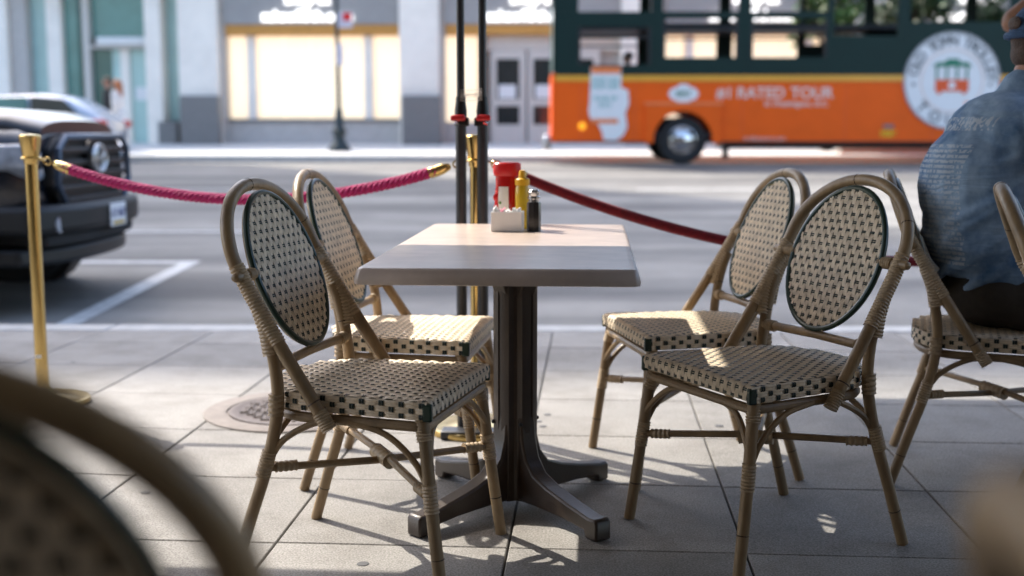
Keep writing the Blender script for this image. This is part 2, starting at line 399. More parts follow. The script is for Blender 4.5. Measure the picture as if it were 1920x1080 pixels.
# far pavement
q = MB(); q.add([(-80, 26.62, .30), (80, 26.62, .30), (80, 26.62, .53), (-80, 26.62, .53), (80, 26.95, .545), (-80, 26.95, .545)], [(0, 1, 2, 3), (3, 2, 4, 5)])
q.build('far_kerb', 'kerb', rotz=A3, kind='structure', sharp=20)
q = MB(); q.add([(-80, 26.95, .547), (80, 26.95, .547), (80, 33.2, .80), (-80, 33.2, .80)], [(0, 1, 2, 3)])
q.build('far_pavement', 'far_pave', rotz=A3, kind='structure', sharp=None)

# chewing-gum spots on the slabs
for k in range(26):
    x, y, r = random.uniform(-2.4, 2), random.uniform(2.3, 6), random.uniform(.008, .017)
    MB().lathe([(r, 0), (r * .9, .0016), (r * .3, .002)], 9, (0, 0, 0)).build('gum_spot', 'gum', pave, (x, y, .0006))

# round iron cover set into the paving
mh = thing('manhole_cover', 'round iron manhole cover set in the paving behind the left chairs', 'manhole cover', (-1.12, 4.38, .001))
MB().lathe([(.345, 0), (.345, .004), (.34, .006), (.262, .006), (.262, .0005)], 64).build('frame_ring', 'iron_ring', mh)
MB().lathe([(.252, 0.0), (.252, .0075), (.232, .0085), (.226, .005)], 56).build('cover_plate', 'iron_cover', mh)
q = MB()
for i in range(-6, 7):
    for j in range(-6, 7):
        x, y = i * .036, j * .036
        if x * x + y * y > .2 ** 2: continue
        if (i + j) % 2: q.box(x - .017, x + .017, y - .0055, y + .0055, .004, .0105)
        else: q.box(x - .0055, x + .0055, y - .017, y + .017, .004, .0105)
q.build('tread_bar', 'iron_cover', mh, kind='stuff')

# ------------------------------------------------------------ buildings
# the cafe's own front, behind the camera
cf = thing('cafe_building', 'tall beige cafe front behind the seating', 'building', (0, -2.4, 0))
MB().box(-14, 14, -.5, 0, -.1, 11).build('wall', 'brick_back', cf)

def zf(y): return .547 + (.80 - .547) * (y - 26.95) / 6.25
FZ = .76
shop = thing('shop_building', 'white stone shop front with lit windows and grey sign bands behind the bus', 'building', S(0, 32), A3)
off = thing('office_building', 'pale office front with teal glass and entrance doors, left of the shop', 'building', S(0, 32), A3)
ROOF = 5.4
# shop: bays between pilasters
pc = [-8.62, -2.82, 2.98, 8.78, 14.58, 20.38]
MB().box(-9.2, 24, .45, 6, .3, ROOF).build('wall', 'stone_grey', shop)
MB().box(-9.3, 24, -.35, .5, 5.0, ROOF).build('cornice', 'stone_white', shop)
for c in pc:
    MB().box(c - .52, c + .52, -.30, .46, FZ - .3, 4.99).build('pilaster', 'stone_white', shop, bevel=.03)
    MB().box(c + .525, c + .66, -.02, .46, FZ - .3, 4.99).build('pilaster_shade', 'stone_grey', shop)  # grey strip painted in for the pilaster's shaded right side
    MB().box(c - .44, c + .58, -.62, -.305, FZ - .3, 2.0).build('base_block', 'granite_dark', shop, bevel=.03)
for bi, (a, c) in enumerate(zip(pc, pc[1:])):
    x0, x1 = a + .665, c - .525; mid = (x0 + x1) / 2
    MB().box(x0, x1, -.12, .44, 3.86, 4.98).build('sign_band', 'fascia_grey', shop)
    MB().box(x0 + .02, x1 - .02, -.08, .44, 3.60, 3.855).build('soffit_board', 'soffit_wood', shop)
    tx = mid - (.1 if bi == 0 else .0)
    put_text('sign_lettering', 'saksoff5th.com', .40, 'sign_white', shop, (tx, -.16, 4.06), ext=.02, bold=.008)
    put_text('sign_lettering', 'shop at', .40, 'sign_white', shop, (tx, -.16, 4.50), ext=.02, bold=.008)
    if bi == 1:
        # entrance with glazed doors
        MB().box(x0, x0 + .85, .30, .42, 1.33, 3.58).build('window_pane', 'lit_window', shop)
        MB().box(x0, x0 + .9, .1, .43, FZ - .3, 1.32).build('stall_riser', 'stone_grey', shop)
        MB().box(x0 + .92, x0 + 1.02, .0, .44, FZ - .3, 3.59).build('wood_post', 'soffit_wood', shop)
        d0 = x0 + 1.2
        MB().box(d0 - .12, x1, .20, .43, 3.2, 3.59).build('door_head', 'door_frame', shop)
        for k in range(3):
            e = d0 + k * .98
            if e + .9 > x1: break
            d = MB().box(e, e + .14, .15, .28, FZ - .1, 3.19).box(e + .76, e + .92, .15, .28, FZ - .1, 3.19).box(e + .142, e + .758, .15, .28, FZ - .1, 1.25).box(e + .142, e + .758, .15, .28, 2.98, 3.19).box(e + .142, e + .758, .15, .28, 1.75, 1.92).build('door', 'door_frame', shop)
            MB().box(e + .142, e + .758, .2, .22, 1.252, 1.748).build('door_pane', 'dark_glass', d)
            MB().box(e + .142, e + .758, .2, .22, 1.922, 2.978).build('door_pane', 'dark_glass', d)
            MB().box(e + .2, e + .66, .17, .19, 1.95, 2.3).build('door_poster', 'decal_white', d)
    else:
        MB().box(x0, x1, .06, .43, FZ - .3, 1.32).build('stall_riser', 'stone_grey', shop)
        MB().box(x0, x1, .0, .44, 1.322, 1.40).build('window_sill', 'granite_dark', shop)
        w = [x0, x0 + .52, x0 + .76, x1 - .98, x1 - .74, x1]
        for k in (0, 2, 4):
            nb = max(1, round((w[k + 1] - w[k]) / .75)); bw = (w[k + 1] - w[k] - .04) / nb
            for e in range(nb):
                MB().box(w[k] + .02 + e * bw + .006, w[k] + .02 + (e + 1) * bw - .006, .30 + .01 * (e % 2), .42, 1.42, 3.58).build('window_pane', 'lit_window', shop)
        for k in (1, 3):
            MB().box(w[k], w[k + 1], .12, .43, 1.402, 3.59).build('mullion', 'stone_white', shop)
        for k in range(3):
            xx = w[2] + (w[3] - w[2]) * (k + 1) / 4
up = MB().box(-9.2, 24, 4.0, 14, ROOF - .2, 11).build('upper_storey', 'stone_white', shop)  # unseen upper block, added for warm reflections and set back off the sun
for k in range(11):
    for fl in range(2): MB().box(-8.2 + k * 3, -6.6 + k * 3, 3.9, 3.998, 6.0 + fl * 2.6, 7.8 + fl * 2.6).build('window', 'dark_glass', up)
# office: x < -9.2
MB().box(-26, -9.25, .6, 6, .3, ROOF).build('wall', 'stone_grey', off)
MB().box(-26, -9.32, -.4, .62, 4.9, ROOF).build('cornice', 'stone_white', off)
def pil(x0, x1, m='stone_white', d=-.2): MB().box(x0, x1, d, .61, FZ - .3, 4.89).build('pilaster', m, off, bevel=.02)
def gl(x0, x1, z0, z1, m, y=.4):
    MB().box(x0, x1, y, y + .1, z0, z1).build('window_pane', m, off)
pil(-15.5, -13.68); pil(-13.66, -13.25, 'stone_grey', .0); gl(-13.24, -12.75, FZ - .2, 4.88, 'teal_pale')
pil(-12.74, -12.36, d=.1); gl(-12.35, -12.0, FZ - .2, 4.88, 'teal_glass'); gl(-11.99, -11.78, FZ - .2, 4.88, 'teal_dark', .45)
MB().box(-11.77, -11.62, .1, .61, FZ - .3, 4.89).box(-11.62, -10.02, .1, .61, 3.26, 3.32).build('door_surround', 'door_frame', off)
gl(-11.61, -10.05, 3.56, 4.88, 'teal_glass'); MB().box(-11.4, -10.05, .0, .35, 3.33, 3.55).build('entrance_light_bar', 'white_paint', off, bevel=.06)
for k, (a, c, m) in enumerate(((-11.61, -11.1, 'teal_dark'), (-11.09, -10.86, 'teal_pale'), (-10.6, -10.06, 'teal_pale'))):
    MB().box(a, c, .35, .42, FZ, 3.25).build('door_leaf', m, off)
MB().box(-10.85, -10.61, .25, .45, FZ, 3.25).build('door_stile', 'stone_white', off)
MB().box(-10.5, -10.2, .33, .349, 1.9, 2.25).build('door_notice', 'decal_white', off)
pil(-10.04, -9.62); gl(-9.61, -9.3, 1.35, 4.88, 'teal_pale'); MB().box(-9.75, -9.26, -.25, .6, FZ - .3, 1.33).build('base_block', 'granite_dark', off)
for k in range(4):
    x = -16 - k * 2.5; gl(x - 1.4, x, 1.3, 4.88, 'teal_glass'); pil(x - 2.48, x - 1.42)

# an unseen tall block added further left, to cast shade over the near street
tw = thing('shade_tower', 'unseen tall block added further left across the street to cast shade', 'building', S(-40.0, 38), A3)
MB().box(-13.5, 13.5, -5, 5, -1, 45.2).build('wall', 'stone_grey', tw)
for fl in range(11):
    for k in range(8):
        x = -11.8 + k * 3.37
        if fl == 0 and k == 0: wme = MB().box(-1.1, 1.1, -.04, .02, -1.1, 1.1).build('window', 'dark_glass', tw, (x, -5, 3.4 + fl * 3.7)).data
        else: place('window', wme, tw, (x, -5, 3.4 + fl * 3.7))

# ------------------------------------------------------------ street furniture and trees over the road
lp = thing('street_lamp', 'dark green iron street lamp with small signs on the far pavement', 'street lamp', S(-4.43, 28.4, zf(28.4)), A3)
MB().lathe([(.27, 0), (.27, .06), (.2, .16), (.14, .24), (.12, .34), (.17, .40), (.17, .50), (.11, .58), (.085, .95), (.06, 1.0), (.05, 1.1)], 20).build('base', 'lamp_iron', lp)
MB().tube([(0, 0, 1.05), (-.02, 0, 4.4)], [.055, .042], 12).build('pole', 'lamp_iron', lp)
MB().lathe([(.05, 4.35), (.13, 4.45), (.22, 4.7), (.2, 4.95), (.08, 5.1)], 20).build('lamp_globe', 'globe', lp)
sg = MB().box(.03, .36, -.07, -.05, 2.86, 3.22).build('sign_plate', 'sign_pale', lp); MB().box(.14, .34, -.075, -.0705, 3.02, 3.2).build('sign_symbol', 'sign_red', sg)
MB().box(-.02, .13, -.07, -.05, 2.0, 2.5).build('sign_plate', 'sign_pale', lp)

def leaves(c, r, n, size, seed, flat=1.0):
    rg = random.Random(seed); q = MB()
    clumps = []
    for k in range(26):
        while True:
            p = Vector((rg.uniform(-1, 1), rg.uniform(-1, 1), rg.uniform(-1, 1)))
            if .25 < p.length < 1: break
        clumps.append(Vector((c[0] + p.x * r[0], c[1] + p.y * r[1], c[2] + p.z * r[2])))
    for k in range(n):
        o = rg.choice(clumps) + Vector((rg.gauss(0, 1) * r[0], rg.gauss(0, 1) * r[1], rg.gauss(0, 1) * r[2])) * .16
        d = Vector((rg.uniform(-1, 1), rg.uniform(-1, 1), rg.uniform(-.7, .7))).normalized(); e = d.orthogonal().normalized()
        s_ = size * rg.uniform(.6, 1.3)
        q.add([o - d * s_, o + e * s_ * .45, o + d * s_, o - e * s_ * .45], [(0, 1, 2, 3)])
    return q, clumps
def tree(x, y, h, cr, seed, label):
    t = thing('street_tree', label, 'tree', S(x, y, zf(y) - .02), A3, 'street trees beyond the bus')
    rg = random.Random(seed)
    q, cl = leaves((0, 0, h), cr, 2600, .11, seed)
    tr = MB().tube(curve_pts([(0, 0, 0), (.04, .02, h * .35), (-.03, 0, h * .7), (0, 0, h * 1.05)], 5), [.15 - .10 * i / 15 for i in range(16)], 10)
    for p in cl[:9]:
        tr.tube(curve_pts([(0, 0, h * .5), (p.x * .4, p.y * .4, h * .55 + (p.z - h * .5) * .4), tuple(p)], 4), [.05 - .004 * i for i in range(9)], 6)
    tr.build('trunk', 'bark', t); q.build('crown', 'leaf_green' if seed % 2 else 'leaf_dark', t, sharp=None)
tree(7.1, 28.6, 3.2, (.8, .8, .95), 11, 'light green street tree seen through the open bus windows, nearer its middle')
tree(9.2, 29.0, 3.6, (1.0, .9, 1.0), 12, 'dark green street tree seen through the rear bus windows')
tree(11.6, 28.7, 3.7, (1.2, .9, 1.1), 14, 'dark street tree behind the round emblem end of the bus')
pl = thing('planter_box', 'low stone planter with green shrubs, seen beneath the bus', 'planter', S(8.6, 27.6, zf(27.6) - .02), A3)
MB().box(-1.5, 2.0, -.3, .3, 0, .16).build('trough', 'planter_stone', pl, bevel=.02)
q, _ = leaves((.2, 0, .36), (1.3, .28, .18), 1500, .06, 21); q.build('shrub', 'leaf_green', pl, sharp=None)

# ------------------------------------------------------------ people
def body(name, parts, m, parent=None, voxel=.012, it=6, **kw):
    # parts: list of ('limb', a, b, ra, rb) or ('ell', c, r, rot); fused to one continuous skin
    q = MB()
    for p in parts:
        if p[0] == 'limb': q.limb(*p[1:])
        else: q.ellipsoid(*p[1:3], rot=p[3] if len(p) > 3 else None)
    o = q.build(name, m, parent, sharp=None, **kw)
    r = o.modifiers.new('fuse', 'REMESH'); r.mode = 'VOXEL'; r.voxel_size = voxel; r.use_smooth_shade = True
    s_ = o.modifiers.new('smooth', 'SMOOTH'); s_.iterations = it; s_.factor = .5
    return o
def standing(label, loc, rz, hgt, shirt, legs, hair, skin='skin', stride=.12, skirt=False, longhair=False):
    t = thing('person', label, 'person', loc, rz); k = hgt / 1.75
    def V(x, y, z): return (x * k, y * k, z * k)
    P = []
    hips = {1: V(0, .09, .90), -1: V(0, -.09, .90)}
    knees = {1: V(stride * .7, .09, .48), -1: V(-stride * .4, -.09, .48)}; feet = {1: V(stride, .09, .07), -1: V(-stride * 1.4, -.09, .09)}
    sh = {1: V(0, .19, 1.42), -1: V(0, -.19, 1.42)}; el = {1: V(-.06, .24, 1.13), -1: V(.03, -.24, 1.13)}; ha = {1: V(.03, .24, .88), -1: V(.16, -.23, .90)}
    for s_ in (1, -1):
        P += [('limb', hips[s_], knees[s_], .085 * k, .055 * k), ('limb', knees[s_], feet[s_], .053 * k, .038 * k), ('limb', feet[s_], tuple(Vector(feet[s_]) + Vector((.16 * k, 0, -.035 * k))), .042 * k, .035 * k)]
        P += [('limb', sh[s_], el[s_], .05 * k, .04 * k), ('limb', el[s_], ha[s_], .038 * k, .027 * k), ('limb', ha[s_], tuple(Vector(ha[s_]) + Vector((.03, 0, -.09)) * k), .03 * k, .02 * k)]
    P += [('ell', V(0, 0, 1.22), (.12 * k, .18 * k, .28 * k)), ('ell', V(0, 0, .95), (.12 * k, .165 * k, .14 * k)), ('limb', V(0, 0, 1.42), V(.015, 0, 1.55), .055 * k, .05 * k), ('ell', V(.02, 0, 1.64), (.095 * k, .075 * k, .12 * k)), ('ell', V(.115, 0, 1.625), (.02 * k, .015 * k, .025 * k))]
    body('body', P, skin, t, voxel=.02, it=3)
    C = [('ell', V(0, 0, 1.22), (.14 * k, .20 * k, .29 * k)), ('ell', V(0, 0, 1.0), (.14 * k, .18 * k, .12 * k))]
    for s_ in (1, -1): C += [('limb', sh[s_], el[s_], .066 * k, .055 * k), ('limb', el[s_], ha[s_], .052 * k, .04 * k)]
    body('top', C, shirt, t, voxel=.02, it=2)
    if skirt:
        MB().lathe([(.16 * k, 1.02 * k), (.2 * k, .85 * k), (.25 * k, .5 * k), (.27 * k, .32 * k)], 16).build('skirt', legs, t, sharp=None)
    else:
        C = [('ell', V(0, 0, .93), (.14 * k, .18 * k, .13 * k))]
        for s_ in (1, -1): C += [('limb', hips[s_], knees[s_], .10 * k, .075 * k), ('limb', knees[s_], tuple(Vector(feet[s_]) + Vector((0, 0, .03))), .07 * k, .055 * k)]
        body('trousers', C, legs, t, voxel=.02, it=2)
    C = [('ell', V(-.005, 0, 1.685), (.105 * k, .088 * k, .09 * k))]
    if longhair: C += [('limb', V(-.06, 0, 1.64), V(-.09, 0, 1.38), .085 * k, .06 * k)]
    body('hair', C, hair, t, voxel=.02, it=2)
    return t
standing('person in black jacket with white collar walking on the far pavement', S(-10.08, 29.0, zf(29)), A3 + R(185), 1.72, 'jacket_black', 'trousers_dark', 'hair_brown')
standing('person with long red hair and white skirt walking beside the silver car', S(-9.62, 28.3, zf(28.3)), A3 + R(170), 1.66, 'dress_white', 'dress_white', 'hair_red', skirt=True, longhair=True)

# ------------------------------------------------------------ vehicles
def wheel(parent, x, y, r, w, side, rim='steel', z=None):
    z = r if z is None else z
    o = MB().lathe([(r * .60, -w / 2), (r * .93, -w / 2), (r, -w * .36), (r, w * .36), (r * .93, w / 2), (r * .60, w / 2)], 36, axis='y', cap=False).build('wheel', 'tyre', parent, (x, y, z))
    f = side * w / 2
    MB().lathe([(r * .62, f * .1), (r * .62, f * .92), (r * .57, f * .98), (r * .50, f * .55), (r * .30, f * .85), (r * .12, f * .95), (r * .10, f * 1.05), (r * .02, f * 1.06)][::1], 32, axis='y').build('rim', rim, o, sharp=25)
    q = MB()
    for k in range(8):
        a = 2 * math.pi * k / 8; q.lathe([(r * .055, 0), (r * .055, f * .85)], 8, (r * .4 * math.cos(a), 0, r * .4 * math.sin(a)), 'y')
    q.build('rim_holes', 'bus_dark', o)
    return o
def ring(x, hw, z0, z1, e=4.0, n=28, cy=0.0, top=None):
    # rounded cross-section at station x
    out = []; cz, hz = (z0 + z1) / 2, (z1 - z0) / 2
    for j in range(n):
        a = 2 * math.pi * j / n; c, s_ = math.cos(a), math.sin(a)
        out.append((x, cy + hw * math.copysign(abs(c) ** (2 / e), c), cz + hz * math.copysign(abs(s_) ** (2 / e), s_)))
    return out
def loft(q, rings):
    n = len(rings[0]); vs = [p for r_ in rings for p in r_]; fs = []
    for i in range(len(rings) - 1):
        for j in range(n): fs.append((i * n + j, i * n + (j + 1) % n, (i + 1) * n + (j + 1) % n, (i + 1) * n + j))
    fs.append(tuple(range(n))[::-1]); fs.append(tuple(range((len(rings) - 1) * n, len(rings) * n)))
    return q.add(vs, fs)

# black pickup, parked by the near kerb and pointing right
TZ = road_z(8.1)
tk = thing('pickup_truck', 'black pickup truck parked at the kerb beside the left brass post', 'pickup truck', S(-2.80, 8.12, TZ), A3)
q = MB(); loft(q, [ring(-.22, .80, .50, 1.12, 5), ring(-.34, .90, .46, 1.17, 5), ring(-.7, .94, .44, 1.21, 5), ring(-1.6, .95, .42, 1.25, 5), ring(-1.75, .95, .42, 1.12, 6), ring(-3.6, .95, .42, 1.12, 6), ring(-3.62, .95, .42, 1.16, 6), ring(-5.3, .94, .46, 1.16, 6)])
q.build('body', 'truck_paint', tk, sharp=40)
q = MB(); loft(q, [ring(-.23, .66, .98, 1.205, 3), ring(-.42, .74, 1.0, 1.27, 3), ring(-1.6, .78, 1.0, 1.35, 3)]); q.build('hood', 'truck_hood', tk, sharp=60)
q = MB(); loft(q, [ring(-1.45, .80, 1.0, 1.2, 4), ring(-2.2, .72, 1.0, 1.74, 5), ring(-2.5, .70, 1.0, 1.79, 5), ring(-3.3, .70, 1.0, 1.78, 5), ring(-3.6, .76, 1.0, 1.55, 5)])
q.build('cab', 'truck_paint', tk, sharp=50)
for s_ in (1, -1):
    MB().prism([(-1.75, 1.22), (-2.3, 1.66), (-3.25, 1.68), (-3.4, 1.24)], 'y', s_ * .735, s_ * .80).build('side_window', 'car_glass', tk)
    MB().box(-1.75, -1.55, s_ * .93, s_ * 1.12, 1.2, 1.36).build('mirror', 'truck_plastic', tk, bevel=.03)
MB().add([(-1.50, -.66, 1.24), (-1.50, .66, 1.24), (-2.16, .60, 1.73), (-2.16, -.60, 1.73)], [(0, 1, 2, 3)]).build('windscreen', 'car_glass', tk)
# grille
g = MB().prism([(-.50, .62), (.50, .62), (.66, .80), (.64, 1.02), (.52, 1.10), (-.52, 1.10), (-.64, 1.02), (-.66, .80)], 'x', -.24, -.17).build('grille', 'truck_plastic', tk, bevel=.02)
for k, z in enumerate((.69, .77, .85, .93, 1.01)):
    hw = .5 + .1 * (k > 0); MB().box(-.172, -.125, -hw, hw, z - .017, z + .02).build('grille_bar', 'black_plastic', g, bevel=.008)
MB().tube([(-.13, .66 * a, z) for a, z in ((-.76, .62), (-1, .80), (-.97, 1.02), (-.79, 1.10), (.79, 1.10), (.97, 1.02), (1, .80), (.76, .62))], .022, 8, closed=True).build('grille_surround', 'truck_trim', g)
e = MB().tube([(-.10, .125 * math.cos(a), .955 + .09 * math.sin(a)) for a in [2 * math.pi * i / 32 for i in range(32)]], .012, 8, closed=True)
e.tube([(-.10, .052 * math.cos(a), .955 + .085 * math.sin(a)) for a in [2 * math.pi * i / 24 for i in range(24)]], .009, 8, closed=True)
e.tube([(-.10, .085 * math.cos(a), .995 + .04 * math.sin(a)) for a in [2 * math.pi * i / 24 for i in range(24)]], .009, 8, closed=True)
e.build('emblem', 'steel', g)
MB().lathe([(.001, 0), (.13, 0), (.13, .03), (.001, .035)], 28, (-.16, 0, .955), 'x').build('emblem_disc', 'black_plastic', g)
for s_ in (1, -1):
    h = MB().prism([(s_ * .68, .84), (s_ * .72, 1.02), (s_ * .90, 1.06), (s_ * .93, .92), (s_ * .80, .82)][::s_], 'x', -.44, -.20).build('headlight', 'lens_clear', tk, bevel=.02)
    MB().box(-.40, -.185, s_ * .79 - .06, s_ * .79 + .06, .90, .98).build('headlight_lamp', 'black_plastic', h, bevel=.02)
q = MB(); n = 14
def bumper(z0, z1, xf, hw, curve):
    q = MB(); pts = []
    for i in range(15):
        a = -1 + 2 * i / 14; pts.append((xf - curve * abs(a) ** 3, a * hw))
    vs = [(x, y, z) for z in (z0, z1) for x, y in pts] + [(x - .35, y * .97, z) for z in (z0, z1) for x, y in pts]
    fs = [(i, i + 1, 16 + i, 15 + i) for i in range(14)] + [(15 + i, 16 + i, 46 + i, 45 + i) for i in range(14)] + [(30 + i, 31 + i, i + 1, i) for i in range(14)] + [(0, 15, 45, 30), (14, 44, 59, 29)]
    return q.add(vs, fs)
bumper(.50, .68, .0, .96, .2).build('bumper', 'truck_plastic', tk, bevel=.04)
bumper(.42, .495, -.06, .80, .1).build('lower_intake', 'tyre', tk, bevel=.02)
bumper(.30, .415, -.08, .90, .22).build('bumper_lower', 'black_plastic', tk, bevel=.03)
for s_ in (1, -1): MB().lathe([(.055, 0), (.055, .03), (.03, .035)], 16, (-.13, s_ * .73, .56), 'x').build('fog_light', 'lens_clear', tk)
lpz = MB().box(.006, .014, -.15, .15, .50, .655).build('licence_plate', 'plate_white', tk, bevel=.004)
put_text('plate_lettering', 'GT 4627', .075, 'plate_blue', lpz, (.017, 0, .585), rot=(R(90), 0, R(90)), ext=.001)
MB().box(.0142, .016, -.11, .11, .51, .535).build('plate_strip', 'plate_gold', lpz)
for x in (-.98, -4.3):
    for s_ in (1, -1):
        wheel(tk, x, s_ * .80, .385, .25, s_)
        MB().tube([(x + .46 * math.cos(a), s_ * .93, .40 + .46 * math.sin(a)) for a in [math.pi * i / 14 for i in range(15)]], .05, 8).build('wheel_flare', 'truck_plastic', tk)
        MB().lathe([(.45, -.2), (.45, .0)], 24, (x, s_ * .93 if s_ > 0 else s_ * .93 + .2, .40), 'y').build('wheel_well', 'black_plastic', tk)

# silver car on the far side, tail towards the right
cz = road_z(25)
car = thing('parked_car', 'silver hatchback with red tail light across the street, behind the pickup', 'car', S(-8.5, 24.9, cz), A3)
q = MB(); loft(q, [ring(.0, .70, .35, .85, 4), ring(-.12, .82, .28, .98, 4), ring(-.8, .88, .25, 1.0, 5), ring(-3.0, .88, .25, .98, 5), ring(-4.1, .80, .28, .86, 4), ring(-4.4, .65, .35, .7, 4)]); q.build('body', 'car_silver', car, sharp=60)
q = MB(); loft(q, [ring(-.15, .66, .85, 1.0, 4), ring(-.75, .64, .85, 1.36, 4), ring(-1.3, .62, .85, 1.43, 4), ring(-2.2, .62, .85, 1.41, 4), ring(-3.2, .66, .85, .98, 4)]); q.build('cabin', 'car_silver', car, sharp=60)
for s_ in (1, -1):
    MB().prism([(-.55, 1.02), (-.85, 1.31), (-1.5, 1.36), (-1.5, 1.02)], 'y', s_ * .63, s_ * .69).build('side_window', 'car_glass', car)
    MB().prism([(-1.58, 1.02), (-1.58, 1.36), (-2.15, 1.34), (-2.85, 1.02)], 'y', s_ * .63, s_ * .69).build('side_window', 'teal_glass', car)
    MB().box(-.28, .03, s_ * .62, s_ * .86, .74, .90).build('tail_light', 'tail_red', car, bevel=.03)
for x in (-.85, -3.5):
    for s_ in (1, -1): wheel(car, x, s_ * .78, .31, .2, s_)

# ---- tour bus (trolley style), nose to the left
BZ = .43
bus = thing('tour_bus', 'orange and dark green trolley tour bus driving left across the street', 'bus', S(.55, 23.6, BZ), A3)
BW, BL = 2.45, 12.0
def U(x): return x - .55          # street x -> bus x
def V(z): return z - BZ           # world z -> bus z
wc = [U(3.05), U(3.05) + 6.2]; wr = .465
def side_poly(arch):
    pts = [(0.0, V(.86)), (0.0, V(1.96)), (BL, V(1.96)), (BL, V(.86))]
    out = [(0.0, V(.86)), (0.0, V(1.95)), (BL, V(1.95)), (BL, V(.84))]
    low = []
    for c in wc[::-1]:
        low.append((c + arch, V(.84)))
        for i in range(1, 12):
            a = math.pi * i / 12; low.append((c + arch * math.cos(a), V(.88) + arch * math.sin(a)))
        low.append((c - arch, V(.84)))
    return out + low
win_lo = [(.99, 2.40, 2.35, 3.08), (2.63, 4.09, 2.49, 3.23), (4.33, 5.81, 2.49, 3.23)]
win_hi = [(1.14, 2.47), (2.66, 4.14), (4.33, 5.81)]
opens = [(5.93, 7.16, 2.90, 3.95), (7.39, 9.30, 3.16, 3.95), (9.55, 11.4, 3.16, 3.95)]
def side(y0, y1, near):
    yo = y0 if near else y1
    sg_ = -1 if near else 1
    o = MB().prism(side_poly(.58), 'y', y0, y1).build('lower_panel', 'bus_orange', bus)
    MB().box(0, BL, y0 - .02 * near, y1 + .02 * (not near), V(2.03), V(2.15)).build('waist_band', 'bus_yellow', bus)
    MB().box(0, BL, y0, y1, V(1.951), V(2.029)).build('waist_strip', 'bus_orange', bus)
    MB().box(0, BL, y0 - .015 * near, y1 + .015 * (not near), V(2.152), V(2.20)).build('waist_trim', 'bus_green', bus)
    q = MB()
    xs = [U(w[0]) for w in win_lo] + [U(5.87)]
    # green band, with window openings
    for i, (a, c, z0, z1) in enumerate(win_lo): q.box(U(a), U(c), y0, y1, V(2.202), V(z0)).box(U(a), U(c), y0, y1, V(z1), V(3.36))
    for a, c, z0, z1 in opens: q.box(U(a), U(c), y0, y1, V(2.202), V(z0))
    edges = [.55] + sum([[w[0], w[1]] for w in win_lo + [(o_[0], o_[1]) for o_ in opens]], []) + [.55 + BL]
    for k in range(0, len(edges), 2): q.box(U(edges[k]), U(edges[k + 1]), y0, y1, V(2.202), V(3.36))
    q.build('green_panel', 'bus_green', bus)
    q = MB()
    for k in range(0, len(edges), 2): q.box(U(edges[k]), U(edges[k + 1]), y0, y1, V(3.362), V(4.0))
    q.box(0, BL, y0, y1, V(4.002), V(4.25)); q.build('upper_frame', 'bus_green', bus)
    for i, (a, c, z0, z1) in enumerate(win_lo):
        w = MB().box(U(a), U(c), y0 + .02, y1 - .02, (V(z0) + V(z1)) / 2 + .14, (V(z0) + V(z1)) / 2 + .18).box(U(a), U(a) + .05, y0 + .01, y1 - .01, V(z0), V(z1)).box(U(c) - .05, U(c), y0 + .01, y1 - .01, V(z0), V(z1)).build('window_frame', 'bus_dark', bus)
side(0, .07, True); side(BW - .07, BW, False)
MB().box(0, BL, .072, BW - .072, V(.95), V(1.05)).build('floor', 'bus_dark', bus)
MB().box(-.1, BL + .1, -.15, BW + .15, V(4.255), V(4.45)).build('roof', 'bus_green', bus, bevel=.05)
MB().box(-.06, -.002, .05, BW - .05, V(.86), V(2.2)).build('front_panel', 'bus_orange', bus)
MB().box(-.22, -.062, .1, BW - .1, V(.70), V(1.0)).build('front_bumper', 'steel', bus, bevel=.04)
MB().box(-.05, -.003, .05, .2, V(2.202), V(4.25)).box(-.05, -.003, BW - .2, BW - .05, V(2.202), V(4.25)).box(-.05, -.003, .2, BW - .2, V(3.6), V(4.25)).build('front_frame', 'bus_green', bus)
MB().box(-.04, -.02, .202, BW - .202, V(2.202), V(3.598)).build('windscreen', 'teal_pale', bus)
MB().box(BL + .002, BL + .06, .05, BW - .05, V(.86), V(4.25)).build('rear_panel', 'bus_green', bus)
for x in wc:
    for s_, y in ((-1, .17), (1, BW - .17)): wheel(bus, x, y, wr, .28, s_, 'chrome')
    MB().box(x - .9, x + .9, .35, BW - .35, .45, V(1.08)).build('wheel_housing', 'bus_dark', bus)
    # moulded flare round the wheel opening
    q = MB(); outer = [(x - .74, V(.84)), (x - .74, V(1.58)), (x + .74, V(1.58)), (x + .74, V(.84))]; inn = []
    for i in range(0, 13):
        a = math.pi * i / 12; inn.append((x + .585 * math.cos(a), V(.88) + .585 * math.sin(a)))
    q.prism([(x - .74, V(.84)), (x - .74, V(1.58)), (x + .74, V(1.58)), (x + .74, V(.84)), (x + .585, V(.84))] + inn + [(x - .585, V(.84))], 'y', -.045, -.002).build('wheel_flare', 'bus_orange', bus)
    MB().box(x - .76, x + .76, -.055, -.003, V(1.582), V(1.63)).build('flare_trim', 'bus_orange_light', bus)
for x in (U(1.05), U(2.1), U(4.2), U(6.2), U(7.9), U(10.0)):
    MB().box(x - .008, x + .008, -.004, -.001, V(.9), V(1.94)).build('panel_seam', 'decal_red', bus)
MB().box(0, BL, -.012, -.001, V(.845), V(.875)).build('skirt_trim', 'bus_dark', bus)
MB().box(U(4.0), U(8.6), .5, BW - .5, .30, .40).box(U(3.9), U(4.0), .3, .5, .1, .45).build('chassis', 'bus_dark', bus)
for k in range(6):
    x = U(3.0) + k * 1.05
    for y0, y1 in ((.2, 1.0), (1.45, 2.25)):
        s_ = MB().box(x, x + .45, y0, y1, V(1.45), V(1.55)).box(x + .40, x + .5, y0, y1, V(1.552), V(2.45)).build('seat', 'bus_seat', bus, bevel=.03)
